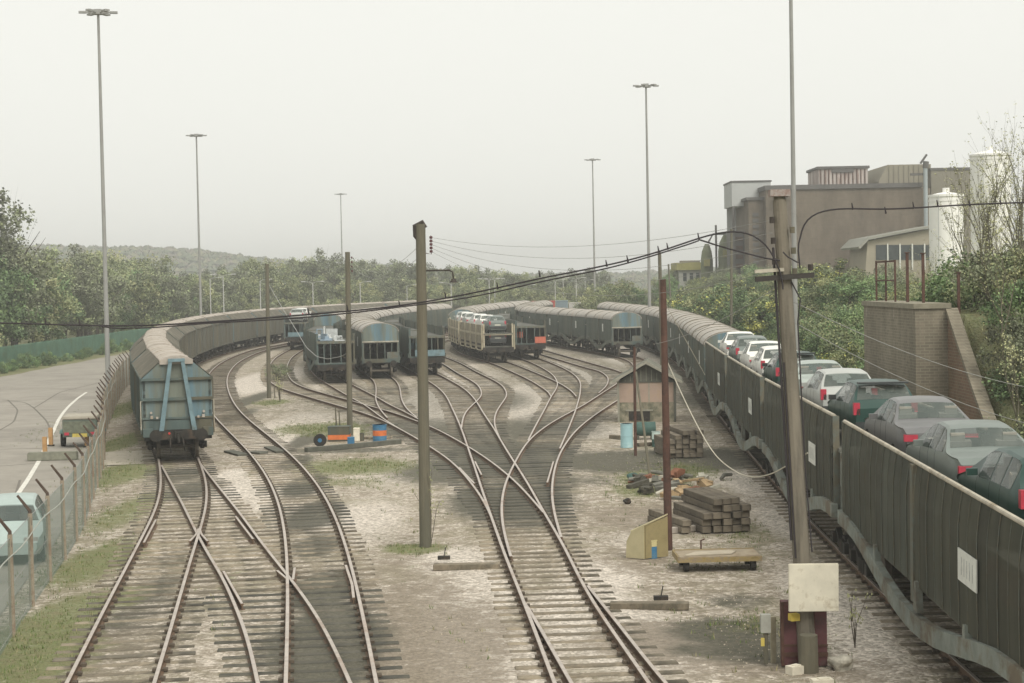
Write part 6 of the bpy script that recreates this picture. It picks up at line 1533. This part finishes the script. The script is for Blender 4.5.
# red container etc. far
def farbox(px0,px1,yt,yb,D,M1,lb,name,cat):
    a=W(px0,yt,D);b_=W(px1,yb,D); root=empty(name,((a.x+b_.x)/2,D,0)); tag(root,lb,cat); z1=a.z; z0=max(0,b_.z-2)
    MB().bx(-(b_.x-a.x)/2,(b_.x-a.x)/2,0,2.5,z0,z1).build('box_body',M1,root)
    mb=MB(); w_=b_.x-a.x
    for k in range(9): x=-w_/2+.1+k*(w_-.2)/8; mb.bx(x-.06,x+.06,-.05,-.005,z0,z1-.05)
    mb.build('side_ribs',M1,root); MB().bx(-w_/2-.05,w_/2+.05,-.08,2.58,z1,z1+.12).build('roof_edge',M1,root)
farbox(532,555,302,309,262,mat('container_red',(.42,.07,.06),.7,.15,.5),'red container top seen above the far green train roofs','shipping_container','container')
farbox(556,568,301.5,308,266,mat('container_blue_grey',(.20,.27,.30),.7,.15,.5),'blue-grey container right of the red one above the train','shipping_container','container')
farbox(569,582,303.5,309,270,mat('container_white',(.50,.48,.44),.7,.1,.5),'off-white container right of the blue-grey one above the train','shipping_container','container')
# small rust-roofed house on the far treeline
# ------------------------------------------------------------------ vegetation
LM=dict(
 olive=[mat('leaf_olive',(0.271,0.300,0.148),.9,.25,.5,rnd=.2),mat('leaf_olive_dark',(0.161,0.191,0.102),.9,.25,.5,rnd=.2),mat('leaf_olive_light',(0.344,0.347,0.182),.9,.25,.5,rnd=.2)],
 green=[mat('leaf_green',(0.174,0.258,0.112),.9,.25,.5,rnd=.2),mat('leaf_green_dark',(0.109,0.158,0.077),.9,.25,.5,rnd=.2),mat('leaf_green_light',(0.233,0.309,0.134),.9,.25,.5,rnd=.2)],
 grey=[mat('twig_grey',(0.227,0.250,0.158),.95,.25,.5,rnd=.2),mat('twig_dark',(0.142,0.150,0.098),.95,.25,.5,rnd=.2),mat('twig_olive',(0.274,0.314,0.164),.95,.25,.5,rnd=.2)],
 gorse=[mat('gorse_green',(0.191,0.221,0.102),.9,.25,.5,rnd=.2),mat('gorse_dark',(0.128,0.150,0.078),.9,.25,.5,rnd=.2),mat('gorse_yellow',(0.584,0.577,0.172),.85,.25,.5)])
M_bark=mat('bark',(.09,.075,.055),.95,.3,2)
def crown(H,Rr,nc,nl,ls,kind,z0,seed,flat=1.0,twigs=0):
    random.seed(seed); mb=MB()
    cl=[]
    for _ in range(nc):
        while True:
            x,y,z=random.uniform(-1,1),random.uniform(-1,1),random.uniform(-1,1)
            if x*x+y*y+z*z<1: break
        k=1-.35*max(0,z); cl.append((Vector((x*Rr*k,y*Rr*k,z0+(z*.5+.5)*(H-z0))),random.uniform(.13,.28)*Rr*flat,random.choice((0,0,1,1,2))))
    for c_,r,mi in cl:
        for _ in range(nl//nc):
            v=Vector((random.gauss(0,1),random.gauss(0,1),random.gauss(0,.75))); v=v.normalized()*r*random.uniform(.35,1.15); p=c_+v
            a=random.random()*6.28; t=random.uniform(-.9,.9); u=Vector((math.cos(a),math.sin(a),t)).normalized(); w_=u.cross(Vector((random.gauss(0,1),random.gauss(0,1),random.gauss(0,1)))).normalized(); l=ls*random.uniform(.5,1.3); q=l*.45
            mi2=mi if random.random()<.75 else random.choice((0,1,2))
            mb.poly([p-u*l*.5,p+w_*q,p+u*l*.5,p-w_*q],mi2)
    for _ in range(twigs):
        c_,r,mi=random.choice(cl); base=Vector((c_.x*.25,c_.y*.25,z0+(c_.z-z0)*.35)); e=c_+Vector((random.gauss(0,r),random.gauss(0,r),random.gauss(0,r)+r*.5)); m_0=base.lerp(e,.6)+Vector((0,0,-.2)); sd_=Vector((.03,.03,0))*ls*2
        mb.poly([base-sd_,base+sd_,m_0+sd_*.6,m_0-sd_*.6],1); mb.poly([m_0-sd_*.6,m_0+sd_*.6,e],1)
    return mb.mesh('crown',LM[kind])
def trunkmesh(H,r,seed,nb=6):
    random.seed(seed); mb=MB(); mb.tube([(0,0,-.5),(.03*H,0,H*.35),(0,.02*H,H*.75)],[r,r*.7,r*.2],8)
    for i in range(nb):
        a=i*2.4; z=H*(.25+.45*i/nb); l=H*.30; mb.tube([(0.02*H,0,z),(math.cos(a)*l*.6,math.sin(a)*l*.6,z+l*.5),(math.cos(a)*l,math.sin(a)*l,z+l*1.0)],[r*.38,r*.2,r*.06],5)
    return mb.mesh('trunk',M_bark)
TP=[]
for i,(kind,H,Rr,nc,nl,ls,z0,tw) in enumerate([('grey',12,4.6,52,6500,.30,2.2,300),('olive',12,4.8,56,7500,.30,1.5,150),('grey',13,4.2,48,5500,.28,3,360),('olive',10,4.6,50,7000,.30,1,120),('green',11,4.6,52,7500,.30,1,80),('gorse',9,4.5,48,6500,.28,.6,60)]):
    TP.append((H,crown(H,Rr,nc,nl,ls,kind,z0,100+i,1.0,tw),trunkmesh(H,.28,200+i)))
def tree(x,y,z,H,k,label,group,rz=None,wd=1.0,name='tree'):
    H0,cm,tm=TP[k]; s_=H/H0; root=empty(name,(x,y,z),random.random()*6.28 if rz is None else rz); root.scale=(s_*wd,s_*wd,s_)
    for me_,nm in((cm,'crown'),(tm,'trunk')):
        o=bpy.data.objects.new(nm,me_); COL.objects.link(o); o.parent=root
    tag(root,label,'tree',group); return root
random.seed(61)
# target skyline: px -> top y, used only to choose tree heights as they stand
SKY=[(-60,215),(0,222),(30,245),(60,255),(90,262),(110,280),(135,292),(160,276),(180,268),(200,264),(225,262),(243,262),(265,266),(285,262),(303,261),(330,256),(356,264),(375,264),(404,263),(425,266),(440,272),(456,267),(483,269),(509,276),(537,275),(565,275),(594,272),(640,272),(700,280)]
def skyy(x):
    for (a,h1),(b_,h2) in zip(SKY[:-1],SKY[1:]):
        if a<=x<=b_: return h1+(h2-h1)*(x-a)/(b_-a)
    return 270
KN=['grey bare','olive budding','tall bare grey','pale olive','green','green-yellow']
def treerow(Dm,Dv,x0,x1,step,kinds,frac,grp):
    x=x0
    while x<x1:
        D=Dm+random.uniform(-Dv,Dv); top=W(x,skyy(x)+random.uniform(-1,5),D); H=max(4.5,top.z*frac); X=top.x
        z=zbank(X,D) if X>10 else 0
        k=random.choice(kinds); tree(X,D,z-.2,H-z,k,'%s tree %s'%(KN[k],grp[1]),'%s trees %s'%(KN[k],grp[1])); x+=step*random.uniform(.7,1.3)
treerow(330,25,140,250,13,[0,2,0,1,2],.96,(0,'on the far skyline left of the short pole'))
treerow(330,25,250,600,11,[0,2,0,1,2],1.12,(0,'on the far skyline behind the trains'))
treerow(300,15,140,600,14,[1,3,0,3],.8,(0,'in the middle belt behind the trains'))
treerow(278,8,130,590,20,[3,1,3,0],.45,(0,'low in front of the far tree belt'))
treerow(420,40,-40,160,16,[0,2],.9,(0,'far beyond the left bend of the road'))
# left belt behind the palisade
for (x,D,H,k,lb) in [(-1,172,16.2,2,'tall bare tree at the left edge, highest of the trees by the road'),(14,186,13.5,2,'bare tree just right of the tallest at the left edge'),(80,235,12.5,2,'bare dark tree close to the tallest lighting mast'),(86,262,12.8,0,'grey tree directly behind the tallest lighting mast')]:
    t=W(x,300,D); tree(t.x,D,0,H,k,lb,None)
for i in range(34):
    y=118+i*5.2; H=random.uniform(8.5,11.5)*(1 if y<210 else .85)
    x=-47.5-random.random()*4; k=random.choice([0,1,3,0,4]); tree(x,y,0,H,k,'%s tree behind the palisade fence'%KN[k],'%s trees behind the palisade fence'%KN[k])
for i in range(22):
    y=125+i*8; x=-56-random.random()*6; k=random.choice([0,2,1]); tree(x,y,0,random.uniform(10.5,13),k,'%s tree farther behind the palisade fence'%KN[k],'%s trees farther behind the palisade fence'%KN[k])
# shrubs
SP=[]
for i,(kind,H,Rr,nc,nl,ls) in enumerate([('green',2.4,2.0,34,6000,.12),('olive',2.5,2.1,34,6000,.12),('gorse',2.1,1.9,30,5000,.11),('grey',2.8,2.0,30,4200,.13),('green',1.8,1.7,28,4600,.11)]):
    SP.append(crown(H,Rr,nc,nl,ls,kind,.1,300+i,1.15,60))
SM=MB(); SM.tube([(0,0,-.4),(.1,0,.9)],[.07,.03],6); SM.tube([(0,0,0),(-.4,.2,1.2)],[.05,.02],5); SM.tube([(0,0,0),(.35,-.3,1.1)],[.05,.02],5); SMm=SM.mesh('stem',M_bark)
SN=['green','olive','yellow-flowered gorse','grey twiggy','low green']
def shrub(x,y,z,s_,k,label=None,grp=None,sz=None,name='shrub'):
    root=empty(name,(x,y,z),random.random()*6.28); root.scale=(s_,s_,sz or s_*random.uniform(.85,1.15))
    for me_,nm in((SP[k],'foliage'),(SMm,'stem')):
        o=bpy.data.objects.new(nm,me_); COL.objects.link(o); o.parent=root
    tag(root,label or '%s bush on the bank beside the right train'%SN[k],'bush',grp or '%s bushes on the right bank'%SN[k]); return root
random.seed(71)
cnt=0
for i in range(900):
    y=40+(random.random()**1.15)*200; toe=xrq(y)+2.6; d=random.random()**.8*(13 if y<140 else 16)+.6; x=toe+d
    if 49<y<62.5 and x<AB_X+2.6: continue
    if 40<y<=52 and x<AB_X+2.4: continue
    if 61<y<67 and x<AB_X+1.6: continue
    if y>200 and random.random()<.3: continue
    if cnt>=270: break
    k=random.choice([0,1,4,3]) if y<75 else random.choice([0,1,2,4,0,2]) if y<130 else random.choice([0,1,2,3,1])
    s_=random.uniform(.55,1.0)*(1.1 if y>90 else .95)
    if y>75 and d>5: s_*=.85
    shrub(x,y,zbank(x,y)-.3,s_,k); cnt+=1
for i in range(46):
    y=20+random.random()*26; x=xrq(y)+3.4+random.random()*9; shrub(x,y,zbank(x,y)-.3,random.uniform(.5,.9),random.choice([0,1,4,3]),grp='bushes on the near end of the right bank',label='bush on the near end of the right bank')
# larger bushes behind the far green train (left end of the bank)
for i in range(16):
    px=590+random.random()*95; D=random.uniform(205,250); t=W(px,300,D); k=random.choice([4,4,5,1,3]); top=W(px,skyy(px)+random.uniform(0,10),D); z=zbank(t.x,D); tree(t.x,D,z-.3,max(4,top.z-z)*random.uniform(.75,1),k,'%s tree on the bank end behind the roofed green train'%KN[k],'%s trees on the bank end'%KN[k])
for (px,D,H,k) in [(686,175,5.2,5),(697,165,5.0,4),(708,160,5.4,1),(720,150,5.6,4),(735,146,5.4,5),(748,138,4.8,4),(764,132,4.2,1),(700,150,3.2,4),(712,158,3.8,5),(726,150,4.0,1),(742,140,4.0,4),(690,170,3.4,5),(760,130,4.2,4),(780,125,4.0,5),(800,118,3.8,4),(826,112,3.8,1),(850,105,3.6,4),(838,120,3.8,5),(812,128,4.2,1),(665,185,3.2,1),(815,95,2.4,4),(838,90,2.2,4),(848,82,2.2,1)]:
    t=W(px,300,D); z=zbank(t.x,D); tree(t.x,D,z-.4,H,k,'small %s tree on the bank below the factory'%KN[k],'small %s trees below the factory'%KN[k],wd=1.35)
# bare sapling-like trees at the right edge
def baretree(H,seed,sp=.5,lv=5,r0_=.042,stems=4):
    random.seed(seed); mb=MB()
    def br(p,d,l,r,n_):
        q=p+d*l*.5+Vector((random.gauss(0,.03),random.gauss(0,.03),0))*l; e=q+(d+Vector((random.gauss(0,.12),random.gauss(0,.12),.08))).normalized()*l*.5
        mb.tube([p,q,e],[r,r*.8,r*.55],4 if n_<3 else 3,0,cap=False)
        if n_>=lv: 
            return
        for _ in range(random.choice((2,3,3))):
            a=random.random()*6.28; t=random.uniform(.3,.75)*sp*1.5; nd_=(d+Vector((math.cos(a)*t,math.sin(a)*t,random.uniform(0,.3)))).normalized(); br(q.lerp(e,random.random()),nd_,l*random.uniform(.55,.8),r*.5,n_+1)
    for k in range(stems): 
        a=k*2.4; br(Vector((math.cos(a)*.5,math.sin(a)*.5,-.2)),Vector((math.cos(a)*.16,math.sin(a)*.16,1)).normalized(),H*.36,r0_,1)
    tips=[Vector(v) for v in mb.v[::5] if v[2]>.25*H]
    for _ in range(1500):
        u=Vector((random.gauss(0,1),random.gauss(0,1),random.gauss(0,1))).normalized()*.03; w_=Vector((u.y,-u.x,.02))*.6
        p=random.choice(tips)+Vector((random.gauss(0,.03),random.gauss(0,.03),random.gauss(0,.03))); mb.poly([p-u,p+w_,p+u,p-w_],1)
    return mb.mesh('branches',[mat('bare_branch',(.125,.115,.08),.95,.25,2),LM['olive'][2]])
BT=[baretree(6.5,401),baretree(6.0,402,.6),baretree(5.5,403,.45)]
random.seed(81)
for i,(px,D,zs_) in enumerate([(952,74,.85),(968,66,1.0),(992,60,1.1),(1010,54,1.1),(1024,49,1.1),(1045,46,1.1),(1004,70,1.2),(1019,62,1.25),(940,88,.6),(1034,56,1.2)]):
    t=W(px,300,D); z=zbank(t.x,D); root=empty('bare_tree',(t.x,D,z-.2),random.random()*6); root.scale=(zs_,zs_,zs_)
    o=bpy.data.objects.new('branches',BT[i%3]); COL.objects.link(o); o.parent=root; o=bpy.data.objects.new('foliage',SP[3]); COL.objects.link(o); o.parent=root; o.scale=(.55,.55,.7)
    tag(root,'bare many-stemmed tree on the right bank in front of the silos','tree','bare trees in front of the silos')
random.seed(91)
for i in range(30):
    shrub(-42.6+random.uniform(-.3,.3),112+i*4.6+random.uniform(-1,1),-.1,random.uniform(.35,.62),random.choice([4,0,4]),'low green bush along the foot of the palisade fence','low bushes along the palisade fence')
# brush hanging over the wing wall
for i in range(26):
    y=random.uniform(37,54); x=AB_X+3.0+random.uniform(0,3.5); shrub(x,y,zbank(x,y)-.35,random.uniform(.45,.8),random.choice([0,3,4,1]),'scrubby %s bush above the sloping wing wall','bushes above the wing wall') 
for o in bpy.data.objects:
    if o.get('label','').startswith('scrubby %s'): o['label']='scrubby bush hanging over the sloping brick wing wall'
# small weeds
def weed(px,py,h_,lb,n_=9):
    p=U(px,py,0); mb=MB(); random.seed(int(px))
    for k in range(n_):
        a=random.random()*6.28; sp_=random.uniform(.03,.22); d=Vector((math.cos(a)*sp_,math.sin(a)*sp_,1)); m_0=d*h_*random.uniform(.3,.5)+Vector((random.gauss(0,.04),random.gauss(0,.04),0)); e=Vector((d.x*random.uniform(.8,1.7)+random.gauss(0,.03),d.y*1.5,1))*h_*random.uniform(.5,1.05); mb.tube([(0,0,0),m_0,e],[.010,.007,.004],4)
        for _ in range(9):
            q=m_0.lerp(e,random.random())+Vector((random.gauss(0,.05),random.gauss(0,.05),0)); mb.poly([q,q+Vector((.035,.01,.03)),q+Vector((.01,.03,.06))],1)
    o=mb.build('weed_bush',[M_bark,LM['olive'][2]]); o.location=tuple(p); tag(o,lb,'weed')
weed(431,545,1.9,'thin leafless shrub growing at the foot of the tall middle pole',11); weed(855,648,1.0,'thin dry weed standing right of the leaning pole foot',5); weed(280,402,1.7,'thin dark shrub beside the smallest wooden pole',14)
p=U(279,380,0); shrub(p.x,p.y-0,0,.5,3,'dark twiggy round bush inside the curve by the smallest wooden pole','lone bush')
# white object on bank
boulder(0,0,.01,'x').name='rock'; 
for o in list(bpy.data.objects):
    if o.get('label')=='x': bpy.data.objects.remove(o)
# ------------------------------------------------------------------ haze
mb=MB(); mb.bx(-600,800,-150,1700,-2.5,75); hz=mb.build('haze',[]) if False else None
me=bpy.data.meshes.new('haze'); mbq=MB(); mbq.bx(-1850,2250,-310,1700,-3,36)
me.from_pydata(mbq.v,[],mbq.f); hz=bpy.data.objects.new('haze',me); COL.objects.link(hz); tag(hz,kind='stuff')
m=bpy.data.materials.new('haze_air'); m.use_nodes=True; n=m.node_tree; n.nodes.clear(); o_=n.nodes.new('ShaderNodeOutputMaterial'); pv=n.nodes.new('ShaderNodeVolumePrincipled'); pv.inputs['Color'].default_value=(.96,.97,.95,1); pv.inputs['Density'].default_value=HAZE; pv.inputs['Anisotropy'].default_value=0.2
n.links.new(pv.outputs[0],o_.inputs['Volume']); me.materials.append(m)
